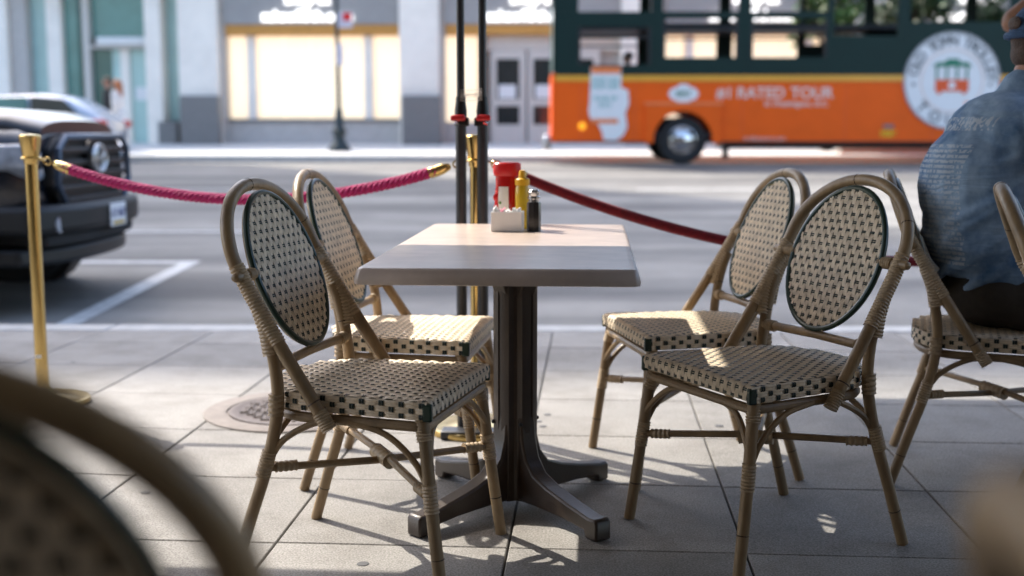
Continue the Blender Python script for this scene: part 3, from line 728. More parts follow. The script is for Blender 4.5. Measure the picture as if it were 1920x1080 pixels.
MB().box(U(1.0), U(9.4), .9, BW - .072, V(3.1), V(3.2)).build('luggage_rail', 'bus_dark', bus)
# decals, each a thin sheet on the side
def disc(r, y, m, x, z, name='emblem_disc', par=bus):
    return MB().lathe([(.001, 0), (r, 0), (r, .006), (.001, .006)], 64, (x, y, z), 'y').build(name, m, par)
dx, dz = U(8.23), V(2.04)
dd = disc(.935, -.034, 'decal_white', dx, dz)
for r in (.60, .915):
    MB().tube([(dx + r * math.cos(a), -.038, dz + r * math.sin(a)) for a in [2 * math.pi * i / 64 for i in range(64)]], .012, 6, closed=True).build('emblem_ring', 'decal_grey' if r > .7 else 'decal_pale', dd)
def arc_text(s, r, a0, a1, size, flip=False):
    n = len(s)
    for i, ch in enumerate(s):
        if ch == ' ': continue
        a = R(a0 + (a1 - a0) * (i / (n - 1)))
        o = put_text('emblem_letter', ch, size, 'decal_grey', dd, (dx + r * math.cos(a), -.044, dz + r * math.sin(a)), ext=.002, bold=.006)
        tang = a - math.pi / 2 if not flip else a + math.pi / 2
        o.rotation_euler = Matrix.Rotation(-tang, 4, 'Y').to_3x3().to_4x4().to_euler() if False else (Matrix.Rotation(-tang, 4, 'Y') @ Matrix.Rotation(R(90), 4, 'X')).to_euler()
arc_text('OLD TOWN TROLLEY', .755, 165, 5, .27); arc_text('TOURS', .755, 222, 318, .29, True)
disc(.035, -.042, 'decal_grey', dx - .74, dz - .07, 'emblem_dot', dd); disc(.035, -.042, 'decal_grey', dx + .74, dz - .07, 'emblem_dot', dd)
ic = MB().box(dx - .32, dx + .32, -.046, -.040, dz - .20, dz + .02).box(dx - .28, dx - .2, -.046, -.040, dz - .25, dz - .2).box(dx + .2, dx + .28, -.046, -.040, dz - .25, dz - .2).build('emblem_trolley', 'decal_red', dd)
q = MB()
for x in (-.30, -.11, .09, .28): q.box(dx + x - .02, dx + x + .02, -.046, -.040, dz + .022, dz + .27)
q.prism([(dx - .38, dz + .27), (dx - .30, dz + .35), (dx - .15, dz + .36), (dx - .1, dz + .42), (dx + .1, dz + .42), (dx + .15, dz + .36), (dx + .30, dz + .35), (dx + .38, dz + .27)], 'y', -.046, -.040).build('emblem_trolley_roof', 'decal_green', dd)
disc(.07, -.0475, 'decal_white', dx, dz - .09, 'emblem_lamp', ic)
for wd, ox in (('#1', -.95), ('RATED', -.25), ('TOUR', .74)): put_text('side_lettering', wd, .30, 'decal_pale', bus, (U(4.80) + ox, -.006, V(1.80)), ext=.003, bold=.006)
put_text('side_lettering', 'In Washington, D.C.', .15, 'decal_pale', bus, (U(5.25), -.006, V(1.60)), ext=.003, bold=.003)
put_text('side_lettering', 'trolleytours.com', .12, 'decal_pale', bus, (U(4.65), -.006, V(.93)), ext=.003)
put_text('fleet_number', '1026', .17, 'decal_yellow', bus, (U(7.05), -.006, V(1.02)), ext=.003, bold=.006)
MB().box(U(6.95), U(7.15), -.012, -.002, V(1.13), V(1.2)).build('vent_cover', 'decal_grey', bus)
bd = MB().prism([(U(3.05) + x, V(1.79) + z) for x, z in ((-.30, 0), (-.24, .10), (-.14, .13), (-.07, .19), (.07, .19), (.14, .13), (.24, .10), (.30, 0), (.24, -.10), (.14, -.13), (.07, -.19), (-.07, -.19), (-.14, -.13), (-.24, -.10))], 'y', -.010, -.002).build('badge', 'decal_white', bus)
put_text('badge_lettering', 'BEST', .14, 'decal_green', bd, (U(3.05), -.012, V(1.79)), ext=.002, bold=.004)
mpd = MB().prism([(U(a), V(c)) for a, c in ((1.22, 1.62), (1.24, 2.30), (1.83, 2.30), (1.83, 1.92), (1.97, 1.86), (1.99, 1.60), (1.92, 1.42), (1.96, 1.15), (1.88, .98), (1.74, .89), (1.50, .90), (1.47, 1.05), (1.38, 1.22), (1.24, 1.30), (1.20, 1.46))], 'y', -.030, -.022).build('map_sticker', 'decal_white', bus)
MB().box(U(1.25), U(1.82), -.036, -.031, V(2.18), V(2.31)).build('sticker_band', 'bus_orange_light', mpd)
MB().box(U(1.25), U(1.78), -.036, -.031, V(1.22), V(1.31)).build('sticker_band', 'bus_orange_light', mpd)
for s_, z, sz in (('HOP ON', 2.05, .13), ('HOP OFF', 1.93, .13), ('TOUR OF', 1.70, .11), ('CITY', 1.57, .12)):
    put_text('sticker_lettering', s_, sz, 'decal_teal', mpd, (U(1.52), -.034, V(z)), ext=.002, bold=.002)
MB().lathe([(.001, -.03), (.07, -.02), (.075, 0)], 20, (U(1.08), -.002, V(1.17)), 'y').build('side_lamp', 'amber_lens', bus)
# driver behind the first window
dr = thing('person', 'bus driver in a lilac shirt behind the front side window', 'person', S(2.05, 24.5, V(1.05) + BZ), A3 + R(180))
body('body', [('ell', (0, 0, 1.02), (.13, .19, .30)), ('limb', (0, 0, 1.28), (.02, 0, 1.40), .055, .05), ('ell', (.03, 0, 1.48), (.095, .075, .12)), ('ell', (.125, 0, 1.47), (.02, .015, .025)), ('limb', (0, .19, 1.22), (.14, .24, 1.0), .05, .042), ('limb', (.14, .24, 1.0), (.40, .16, 1.05), .04, .03), ('limb', (0, -.19, 1.22), (.14, -.24, 1.0), .05, .042), ('limb', (.14, -.24, 1.0), (.40, -.16, 1.05), .04, .03), ('limb', (0, .1, .72), (.42, .12, .72), .085, .06), ('limb', (0, -.1, .72), (.42, -.12, .72), .085, .06), ('limb', (.42, .12, .72), (.45, .12, .1), .055, .04), ('limb', (.42, -.12, .72), (.45, -.12, .1), .055, .04)], 'skin_tan', dr, voxel=.02, it=3)
body('shirt', [('ell', (0, 0, 1.02), (.155, .21, .31)), ('limb', (0, .19, 1.22), (.12, .235, 1.03), .066, .058), ('limb', (0, -.19, 1.22), (.12, -.235, 1.03), .066, .058)], 'shirt_lilac', dr, voxel=.02, it=2)
body('hair', [('ell', (.0, 0, 1.53), (.105, .088, .085))], 'hair_dark', dr, voxel=.02, it=2)

# ------------------------------------------------------------ woven bistro chair (front = +x)
JT = random.Random(5)
def weave(q, P, cw, rh, ncol, nrow, mask, amp=.0022, weft_w=.115, warp_w=.26):
    """cream double strands over dark cross strands; P(u, v) -> (point, normal, u axis, v axis)"""
    def run(samples, half, m, across):
        # samples: list of (u, v, height) or None; a three-vertex ridge along them
        q.mi = m; prev = None
        for s_ in samples:
            if s_ is None: prev = None; continue
            p, n, ua, va = P(s_[0], s_[1]); a = ua if across == 'u' else va
            c = p + n * s_[2]; o = len(q.v)
            q.v += [tuple(c - a * half - n * half * .55), tuple(c + n * half * .25), tuple(c + a * half - n * half * .55)]
            if prev is not None:
                q.face(prev, o, o + 1, prev + 1) if across == 'v' else q.face(prev, prev + 1, o + 1, o)
                q.face(prev + 1, o + 1, o + 2, prev + 2) if across == 'v' else q.face(prev + 1, prev + 2, o + 2, o + 1)
            prev = o
    for i in range(ncol):
        for k in (.27, .73):
            u = (i + k) * cw + JT.uniform(-.0007, .0007); S_ = []
            for j in range(nrow):
                v = (j + .5) * rh
                if not mask(u, v): S_.append(None); continue
                S_.append((u, j * rh + .04 * rh, amp * .55)); S_.append((u + JT.uniform(-.0004, .0004), v - rh * .2, amp * JT.uniform(.75, 1.25) if (i + j) % 2 else -amp * .7))
                S_.append((u, v + rh * .2, amp if (i + j) % 2 else -amp * .7))
            run(S_, cw * warp_w, 0, 'u')
    for j in range(nrow):
        for k in (.40, .60):
            v = (j + k) * rh + JT.uniform(-.0006, .0006); S_ = []
            for i in range(ncol):
                u = (i + .5) * cw
                if not mask(u, v): S_.append(None); continue
                hgt = -amp * .5 if (i + j) % 2 else amp * 1.0
                S_.append((u - cw * .5, v, 0)); S_.append((u - cw * .28, v, hgt)); S_.append((u + cw * .28, v, hgt)); S_.append((u + cw * .5, v, 0))
            run(S_, rh * weft_w * .62, 1, 'v')
    return q

def seat_w(x):
    # half width of the seat at x: wide squared front, rounded rear
    if x >= -.05: return .236 - .022 * (.232 - x) / .282
    t = min(1.0, (-.05 - x) / .165); return .214 * (1 - t ** 2.4) ** (1 / 2.4)
def outline(n=90):
    pts = []
    for i in range(n):
        t = i / (n - 1); 
        if t < .45: x = .232 - (.232 + .05) * (t / .45); pts.append((x, seat_w(x)))
        else: 
            a = (t - .45) / .55 * math.pi / 2; c, s_ = math.cos(a), math.sin(a)
            pts.append((-.05 - .165 * s_ ** (2 / 2.4), .214 * c ** (2 / 2.4)))
    return pts
def ribbed(q, path, r, coils, taper=None):
    pts = [Vector(p) for p in path]
    # resample evenly
    L = [0]
    for a, c in zip(pts, pts[1:]): L.append(L[-1] + (c - a).length)
    N = coils * 4; P2 = []; rad = []
    for i in range(N + 1):
        d = L[-1] * i / N; k = 0
        while k < len(L) - 2 and L[k + 1] < d: k += 1
        f = (d - L[k]) / max(1e-6, L[k + 1] - L[k]); P2.append(pts[k].lerp(pts[k + 1], f))
        rr = r if taper is None else r + (taper - r) * (i / N)
        rad.append(rr + (.0014, .0003, -.0010, .0003)[i % 4])
    return q.tube(P2, rad, 12)
SEAT_Z = .456
RR = .0148
def make_chair():
    t = thing('bistro_chair', 'x', 'chair')
    # --- frame
    side_pts = [(-.008, .238, .384), (-.075, .234, .485), (-.15, .229, .60), (-.205, .225, .69)]
    top = [(-.240 - .066 * math.sin(a), .222 * math.cos(a), .752 + .171 * math.sin(a)) for a in [math.pi * i / 12 for i in range(13)]]
    full = side_pts + top + [(x, -y, z) for x, y, z in side_pts[::-1]]
    arch = curve_pts(full, 5)
    a_o = MB().tube(arch, .0158, 12).build('back_arch', 'rattan', t)
    nodes = MB()
    def node(p, d, r=RR):
        p = Vector(p); d = Vector(d).normalized() * .0018
        nodes.tube([p - d, p, p + d], [r * .98, r + .0009, r * .98], 12)
    node((-.045, .236, .44), (-.075, 0, .11), .0158); node((-.045, -.236, .44), (-.075, 0, .11), .0158)
    node(arch[28], arch[29] - arch[27], .0158); node(arch[52], arch[53] - arch[51], .0158)
    for s_ in (1, -1):
        rl = curve_pts([(-.262, .238 * s_, 0), (-.215, .230 * s_, .15), (-.170, .222 * s_, .29), (-.146, .214 * s_, .42), (-.152, .211 * s_, .52), (-.172, .212 * s_, .605), (-.19, .214 * s_, .65)], 5)
        MB().tube(rl, RR, 12).build('leg', 'rattan', t)
        fl = [(.262, .246 * s_, 0), (.236, .236 * s_, .2), (.212, .222 * s_, .41)]
        MB().tube(curve_pts(fl, 4), RR, 12).build('leg', 'rattan', t)
        node(rl[3], rl[4] - rl[2]); node((.249, .241 * s_, .10), (-.026, -.01 * s_, .2)); node(rl[22], rl[23] - rl[21])
        # lashings
        l = MB(); ribbed(l, [(-.132, .230 * s_, .572), (-.15, .228 * s_, .60), (-.205, .225 * s_, .69), (-.236, .222 * s_, .745)], .0176, 24); l.build('lashing', 'lashing', t)
        l = MB(); ribbed(l, [(-.150, .221 * s_, .545), (-.163, .222 * s_, .60), (-.188, .220 * s_, .655)], .0235, 13, .0165); l.build('lashing', 'lashing', t)
        l = MB(); ribbed(l, [(-.183, .226 * s_, .255), (-.166, .221 * s_, .315)], .0168, 8); l.build('lashing', 'lashing', t)
        l = MB(); ribbed(l, [(.235, .236 * s_, .205), (.227, .231 * s_, .27)], .0168, 8); l.build('lashing', 'lashing', t)
        l = MB(); ribbed(l, [(.216, .226 * s_, .365), (.206, .214 * s_, .415)], .0172, 7); l.build('lashing', 'lashing', t)
        l = MB(); ribbed(l, [(-.006, .239 * s_, .381), (-.032, .237 * s_, .420)], .0175, 7); l.build('lashing', 'lashing', t)
        l = MB(); ribbed(l, [(-.150, .215 * s_, .40), (-.149, .213 * s_, .45)], .0176, 4); l.build('lashing', 'lashing', t)
        l = MB(); ribbed(l, [(-.152, .205 * s_, .515), (-.152, .165 * s_, .515)], .0150, 5); l.build('lashing', 'lashing', t)
        # peg holding the panel, with a rounded end outside the arch
        l = MB(); l.tube([(-.222, .158 * s_, .722), (-.222, .245 * s_, .722), (-.222, .256 * s_, .722), (-.222, .260 * s_, .722)], [.0125, .0125, .010, .004], 12); l.build('peg', 'rattan', t)
        l = MB(); ribbed(l, [(-.222, .165 * s_, .722), (-.222, .204 * s_, .722)], .0148, 5); l.build('lashing', 'lashing', t)
        # curved braces under the seat
        MB().tube(curve_pts([(.235, .234 * s_, .255), (.226, .218 * s_, .31), (.208, .15 * s_, .372), (.205, .06 * s_, .395)], 5), .0078, 8).build('brace', 'rattan', t)
        MB().tube(curve_pts([(.228, .232 * s_, .255), (.19, .228 * s_, .32), (.12, .222 * s_, .375), (.03, .218 * s_, .396)], 5), .0078, 8).build('brace', 'rattan', t)
        MB().tube(curve_pts([(-.170, .220 * s_, .29), (-.13, .218 * s_, .345), (-.06, .212 * s_, .385), (.0, .212 * s_, .396)], 5), .0078, 8).build('brace', 'rattan', t)
        MB().tube(curve_pts([(-.172, .215 * s_, .29), (-.165, .19 * s_, .34), (-.15, .12 * s_, .385), (-.14, .06 * s_, .398)], 5), .0078, 8).build('brace', 'rattan', t)
        # crossed stretchers
        MB().tube([(-.176, .222 * s_, .275), (.03, -.0 * s_, .258 + .008 * s_), (.232, -.232 * s_, .238)], .0094, 10).build('stretcher', 'rattan', t)
        l = MB(); ribbed(l, [(-.16, .205 * s_, .274), (-.125, .167 * s_, .271)], .0125, 4); l.build('lashing', 'lashing', t); l = MB(); ribbed(l, [(.215, -.213 * s_, .24), (.182, -.176 * s_, .243)], .0125, 4); l.build('lashing', 'lashing', t)
    l = MB(); ribbed(l, [(.0, .032, .262), (.06, -.032, .256)], .0185, 5); l.build('lashing', 'lashing', t)
    MB().tube([(-.152, .212, .515), (-.155, 0, .518), (-.152, -.212, .515)], .0120, 12).build('back_rail', 'rattan', t)
    # seat rail
    o = outline(40); loop = [(x * .93, y * .95, .397) for x, y in o] + [(x * .93, -y * .95, .397) for x, y in o[-2::-1]]
    MB().tube(loop, .0125, 10, closed=True).build('seat_rail', 'rattan', t)
    nodes.build('bamboo_nodes', 'rattan_node', t, kind='stuff')
    # --- seat
    o = outline(48); ring_ = [(x * .975, y * .97) for x, y in o] + [(x * .975, -y * .97) for x, y in o[-2::-1]]
    st = MB().prism(ring_, 'z', .417, SEAT_Z - .003).build('seat', 'cane_shaded', t)
    cw, rh = .0152, .0212; n = 31; W = n * cw; r = .013
    xf = .234 - r
    def Pseat(u, v):
        y = u - W / 2; U_ = Vector((0, 1, 0)); crown = .004 * (1 - (y / .24) ** 2)
        if v <= 0.44:                                  # v runs from the rear to the front, then folds down
            x = xf - .44 + v; return Vector((x, y, SEAT_Z + crown)), Vector((0, 0, 1)), U_, Vector((1, 0, 0))
        a = (v - .44) / r
        if a < math.pi / 2:
            return Vector((xf + r * math.sin(a), y, SEAT_Z - r + r * math.cos(a) + crown * math.cos(a))), Vector((math.sin(a), 0, math.cos(a))), U_, Vector((math.cos(a), 0, -math.sin(a)))
        return Vector((xf + r, y, SEAT_Z - r - (v - .44 - r * math.pi / 2))), Vector((1, 0, 0)), U_, Vector((0, 0, -1))
    total = .44 + r * math.pi / 2 + .026
    def Mseat(u, v):
        y = abs(u - W / 2); x = xf - .44 + min(v, .44)
        return y < seat_w(x) - .004
    q = weave(MB(), Pseat, cw, rh, n, int(total / rh + .6), Mseat, .0022)
    q.build('seat_weave', ['cane_cream', 'cane_dark'], st, sharp=None, kind='stuff')
    # band round the sides and rear: broad cream bands crossed by dark uprights
    o = outline(120); path = [Vector((x, y, 0)) for x, y in o] + [Vector((x, -y, 0)) for x, y in o[-2::-1]]
    L = [0]
    for a, c in zip(path, path[1:]): L.append(L[-1] + (c - a).length)
    def on(d):
        import bisect
        d = max(0, min(L[-1], d)); k = max(0, min(len(L) - 2, bisect.bisect_left(L, d) - 1))
        f = (d - L[k]) / max(1e-9, L[k + 1] - L[k]); p = path[k].lerp(path[k + 1], f); tg = (path[k + 1] - path[k]).normalized()
        return p, tg, Vector((-tg.y, tg.x, 0)) * -1
    q = MB(); pitch = .0245; hs = [SEAT_Z - .004, SEAT_Z - .019, SEAT_Z - .034]
    ncell = int(L[-1] / pitch)
    for row, z in enumerate((SEAT_Z - .0085, SEAT_Z - .0215, SEAT_Z - .0345)):
        for hh in (.0034, -.0034):
            q.mi = 0; prev = None
            for i in range(ncell * 3 + 1):
                d = i * pitch / 3; p, tg, nn = on(d); cell = i // 3; over = (cell + row) % 2 == 0
                h = .0030 if (over or i % 3 == 0) else -.0008
                if i % 3 == 0: h = .0022
                if row == 0: nz_ = .25
                c = p + nn * (h - .001) + Vector((0, 0, z + hh)); o_ = len(q.v)
                q.v += [tuple(c - Vector((0, 0, .0042)) - nn * .0022), tuple(c + nn * .0012), tuple(c + Vector((0, 0, .0042)) - nn * .0022)]
                if prev is not None: q.face(prev, o_, o_ + 1, prev + 1); q.face(prev + 1, o_ + 1, o_ + 2, prev + 2)
                prev = o_
        q.mi = 1
        for cell in range(ncell):
            if (cell + row) % 2 == 0: continue
            p, tg, nn = on((cell + .5) * pitch)
            for k in (-.0033, .0033):
                c = p + tg * k + nn * .0012 + Vector((0, 0, z)); w_ = tg * .0032; o_ = len(q.v)
                up = Vector((0, 0, .0062))
                for uu in (-1, -.6, .6, 1):
                    cc = c + up * uu + nn * (.0022 if abs(uu) < .9 else -.001)
                    q.v += [tuple(cc - w_ - nn * .0012), tuple(cc + nn * .0010), tuple(cc + w_ - nn * .0012)]
                for z_ in range(3):
                    a = o_ + z_ * 3; q.face(a, a + 1, a + 4, a + 3); q.face(a + 1, a + 2, a + 5, a + 4)
    q.build('edge_weave', ['cane_cream', 'cane_dark'], st, sharp=None, kind='stuff')
    # dark tick along the top edge
    for s_ in (1, -1):
        MB().box(.214, .2365, min(s_ * .224, s_ * .2385), max(s_ * .224, s_ * .2385), .412, SEAT_Z - .004).build('corner_patch', 'cane_green', st, bevel=.004)
    # --- oval back panel
    c0 = Vector((-.214, 0, .718)); va = Vector((-.137, 0, .375)).normalized(); ua = Vector((0, 1, 0)); nn = Vector((va.z, 0, -va.x))
    ha, hb = .168, .196
    bp = MB(); ringn = 48
    vs = [c0 + ua * ha * math.cos(2 * math.pi * i / ringn) + va * hb * math.sin(2 * math.pi * i / ringn) for i in range(ringn)]
    bp.add([p + nn * .001 for p in vs] + [p - nn * .012 for p in vs], [tuple(range(ringn)), tuple(range(ringn, 2 * ringn))[::-1]] + [(i, ringn + i, ringn + (i + 1) % ringn, (i + 1) % ringn) for i in range(ringn)])
    po = bp.build('back_panel', 'cane_shaded', t)
    MB().tube([p - nn * .000 for p in vs], .0078, 10, closed=True).build('rim', 'cane_green', po)
    cw2, rh2 = .0148, .0222; n2 = int(2 * ha / cw2); r2 = int(2 * hb / rh2) + 1
    def Pb(u, v):
        a, b_ = u - n2 * cw2 / 2, v - r2 * rh2 / 2
        return c0 + ua * a + va * b_ + nn * (.006 - .004 * ((a / ha) ** 2 + (b_ / hb) ** 2)), nn, ua, va
    def Mb(u, v):
        a, b_ = u - n2 * cw2 / 2, v - r2 * rh2 / 2
        return (a / (ha - .002)) ** 2 + (b_ / (hb - .001)) ** 2 < 1
    def Mb2(u, v):
        a, b_ = u - n2 * cw2 / 2, v - r2 * rh2 / 2
        return (a / (ha - .007)) ** 2 + (b_ / (hb - .011)) ** 2 < 1
    weave(MB(), Pb, cw2, rh2, n2, r2, Mb, .0024).build('panel_weave', ['cane_cream', 'cane_dark'], po, sharp=None, kind='stuff')
    def Pr(u, v):
        a, b_ = u - n2 * cw2 / 2, v - r2 * rh2 / 2
        return c0 - ua * a + va * b_ - nn * (.016 - .003 * ((a / ha) ** 2 + (b_ / hb) ** 2)), -nn, -ua, va
    weave(MB(), Pr, cw2, rh2, n2, r2, Mb2, .0024).build('rear_weave', ['cane_cream', 'cane_dark'], po, sharp=None, kind='stuff')
    return t
chair0 = make_chair()
CH = [
    ('A', (-.54, 2.84), -11, 'woven bistro chair nearest the camera on the left side of the table', 'chairs round the near table'),
    ('B', (-.57, 3.60), -4, 'sunlit woven bistro chair on the far left side of the table, by the pink rope', 'chairs round the near table'),
    ('C', (.455, 3.10), 210, 'woven bistro chair turned askew, nearest the camera on the right of the table', 'chairs round the near table'),
    ('D', (.32, 3.75), 195, 'pale woven bistro chair on the far right side of the table, by the red rope', 'chairs round the near table'),
    ('E', (1.21, 3.72), -15, 'bistro chair under the person in the blue shirt', 'chairs at the next table'),
    ('F', (1.215, 2.70), -15, 'bistro chair cut off by the right edge, in front of the seated person', 'chairs at the next table'),
    ('G', (-.456, .927), 95, 'blurred bistro chair filling the lower left corner, close to the camera', 'chairs close to the camera'),
    ('H', (.452, .335), -4, 'blurred bistro chair in the lower right corner, close to the camera', 'chairs close to the camera'),
]
for k, (n_, p, a, lab, grp) in enumerate(CH):
    c = chair0 if k == 0 else copy_tree(chair0)
    c.location = (p[0], p[1], 0.001); c.rotation_euler.z = R(a); c['label'] = lab; c['group'] = grp

# ------------------------------------------------------------ the table
tb = thing('cafe_table', 'rectangular stone-look cafe table on a dark brown pedestal with four feet', 'table', (-.2145, 3.275, 0))
hw, hd = .3125, .655
q = MB()
prof = [(-.004, .711), (.006, .713), (.008, .722), (.002, .744), (-.003, .749), (-.008, .75)]
vs = []; fs = []
for e, z in prof:
    X, Y_ = hw + e, hd + e; c = .012
    vs += [(-X + c, -Y_, z), (X - c, -Y_, z), (X, -Y_ + c, z), (X, Y_ - c, z), (X - c, Y_, z), (-X + c, Y_, z), (-X, Y_ - c, z), (-X, -Y_ + c, z)]
for i in range(len(prof) - 1):
    for j in range(8): fs.append((i * 8 + j, i * 8 + (j + 1) % 8, (i + 1) * 8 + (j + 1) % 8, (i + 1) * 8 + j))
fs += [tuple(range(8))[::-1], tuple(range(40, 48))]
q.add(vs, fs).build('tabletop', 'tabletop', tb, sharp=50)
q = MB(); pr = []
for k in range(4):
    a = k * math.pi / 2 + math.atan2(.285, .245)
    def rot(r, w_): return (r * math.cos(a) - w_ * math.sin(a), r * math.sin(a) + w_ * math.cos(a))
    pr += [rot(.040, -.034), rot(.056, -.030), rot(.060, -.020), rot(.062, -.006), rot(.058, -.004), rot(.058, .004), rot(.062, .006), rot(.060, .020), rot(.056, .030), rot(.040, .034)]
q.prism(pr, 'z', .03, .70).build('column', 'pedestal', tb, sharp=30)
fp = [(.030, .03), (.030, .27), (.058, .27), (.064, .205), (.080, .155), (.112, .118), (.17, .096), (.26, .075), (.345, .058), (.372, .060), (.380, .050), (.380, .002), (.335, .002), (.328, .022), (.24, .030), (.12, .032)]
tp = [(.030, .60), (.030, .705), (.175, .705), (.172, .690), (.11, .676), (.078, .655), (.062, .62), (.056, .60)]
for k, (sx, sy) in enumerate(((1, 1), (-1, 1), (-1, -1), (1, -1))):
    a = math.atan2(.285 * sy, .245 * sx)
    def arm(profile, w_):
        m = MB()
        m.add([(r * math.cos(a) - s_ * w_ * math.sin(a), r * math.sin(a) + s_ * w_ * math.cos(a), z) for s_ in (-1, 1) for r, z in profile],
              [tuple(range(len(profile))), tuple(range(len(profile), 2 * len(profile)))[::-1]] + [(i, len(profile) + i, len(profile) + (i + 1) % len(profile), (i + 1) % len(profile)) for i in range(len(profile))])
        return m
    arm(fp, .026).build('foot', 'pedestal', tb, sharp=40, bevel=.006)
    arm(tp, .026).build('top_bracket', 'pedestal', tb, sharp=40, bevel=.005)
    for z in (.25, .66):
        p = (.066 * math.cos(a - .42), .066 * math.sin(a - .42))
        MB().ellipsoid((p[0], p[1], z), (.006, .006, .006), 10, 6).build('bolt', 'black_plastic', tb)
# condiments
TZ0 = .7505
sc_ = thing('sugar_caddy', 'small white caddy full of sugar packets at the far end of the table', 'caddy', (-.262, 3.64, TZ0), R(-3))
q = MB(); w2, d2, hh = .047, .034, .060
q.box(-w2, w2, -d2, -d2 + .003, 0, hh).box(-w2, w2, d2 - .003, d2, 0, hh).box(-w2, -w2 + .003, -d2 + .003, d2 - .003, 0, hh).box(w2 - .003, w2, -d2 + .003, d2 - .003, 0, hh).box(-w2 + .003, w2 - .003, -d2 + .003, d2 - .003, 0, .004)
q.build('box', 'white_ceramic', sc_, bevel=.001)
for k in range(14):
    x = -w2 + .008 + k * .0059
    o = MB().box(-.0014, .0014, -.026, .026, -.03, .03).build('sugar_packet', 'packet_pink' if k in (4,) else 'packet', sc_, (x, random.uniform(-.003, .003), .037 + random.uniform(-.004, .006)), R(random.uniform(-5, 5)))
    o.rotation_euler.x = R(random.uniform(-9, 9)); o.rotation_euler.y = R(random.uniform(-8, 8))
kt = thing('ketchup_bottle', 'red squeeze ketchup bottle standing behind the sugar caddy', 'bottle', (-.272, 3.76, TZ0), R(4))
kt.scale = (1.05, 1.05, 1.07)
def oval(prof, fx, fy, n=28):
    m = MB(); m.lathe(prof, n); m.v = [(x * fx, y * fy, z) for x, y, z in m.v]; return m
kb_ = oval([(.030, 0), (.036, .003), (.038, .02), (.0385, .06), (.037, .10), (.034, .125), (.0345, .150), (.034, .155)], 1.0, .62).build('body', 'ketchup', kt)
oval([(.0385, .153), (.041, .158), (.042, .172), (.041, .188), (.036, .192)], 1.0, .66).build('cap', 'ketchup_cap', kt)
# wrap label: front facing sheet with a red arch over it and small marks
m = MB(); n = 14; vs = []
for i in range(n + 1):
    a = R(226 + 50 * i / n)
    for z, rr in ((.012, .0392), (.055, .0396), (.095, .0384), (.122, .0356)): vs.append((rr * math.cos(a), rr * .64 * math.sin(a), z))
m.add(vs, [(i * 4 + j, (i + 1) * 4 + j, (i + 1) * 4 + j + 1, i * 4 + j + 1) for i in range(n) for j in range(3)])
lb = m.build('label', 'ketchup_label', kb_, sharp=None)
for (a, z, r_, mm) in ((215, .09, .010, 'ketchup_cap'), (222, .062, .011, 'ketchup_cap'), (213, .04, .010, 'ketchup_cap'), (238, .075, .004, 'ketchup_green'), (228, .045, .004, 'ketchup_green')):
    MB().ellipsoid((.0395 * math.cos(R(a)), .0395 * .64 * math.sin(R(a)), z), (r_, .002, r_ * 1.2), 12, 6).build('label_mark', mm, lb)
ms = thing('mustard_bottle', 'yellow mustard squeeze bottle between the ketchup and pepper', 'bottle', (-.222, 3.72, TZ0))
MB().lathe([(.019, 0), (.0225, .003), (.0228, .05), (.0215, .075), (.0222, .10), (.0215, .128), (.017, .138)], 26).build('body', 'mustard', ms)
MB().lathe([(.0225, .136), (.0228, .140), (.0228, .154), (.020, .157), (.0125, .160), (.0105, .176), (.0085, .182), (.003, .183)], 26).build('cap', 'mustard_cap', ms)
pp = thing('pepper_shaker', 'black pepper shaker with chrome lid beside the sugar caddy', 'shaker', (-.181, 3.63, TZ0))
q = MB(); q.lathe([(.0205, 0), (.0215, .003), (.0215, .085), (.0195, .090)], 8); q.build('body', 'pepper_black', pp, sharp=40)
MB().lathe([(.0165, .089), (.0165, .098), (.020, .100), (.020, .106), (.0165, .108), (.0175, .114), (.018, .121), (.012, .127), (.002, .128)], 24).build('lid', 'chrome', pp)

# ------------------------------------------------------------ brass posts and ropes
def post(label, x, y):
    t = thing('brass_post', label, 'stanchion', (x, y, 0.001), 0, 'brass rope posts')
    bs = MB().lathe([(.172, 0), (.174, .010), (.171, .020), (.160, .022), (.14, .020), (.09, .026), (.045, .036), (.034, .05), (.028, .06)], 48).build('base', 'brass', t)
    MB().lathe([(.0235, .05), (.0235, .955)], 28).build('pole', 'brass', t)
    MB().lathe([(.0245, .93), (.0275, .935), (.0275, .945), (.029, .948), (.040, 1.025), (.041, 1.034), (.036, 1.04), (.004, 1.043)], 32).build('collar_cap', 'brass', t)
    MB().tube([(.034 * math.cos(a), .034 * math.sin(a), .952) for a in [2 * math.pi * i / 28 for i in range(28)]], .0045, 8, closed=True).build('collar_ring', 'brass', t)
    MB().box(-.010, .012, -.0262, -.0242, .185, .198).build('sticker', 'white_paint', t)
    return t
PLx, PMx, PRx = (-2.13, 4.42), (-.405, 4.13), (2.80, 4.55)
post('brass rope post at the left, by the pickup truck', *PLx)
post('brass rope post between the twin dark poles, behind the table', *PMx)
post('brass rope post beyond the right edge, behind the seated person', *PRx)
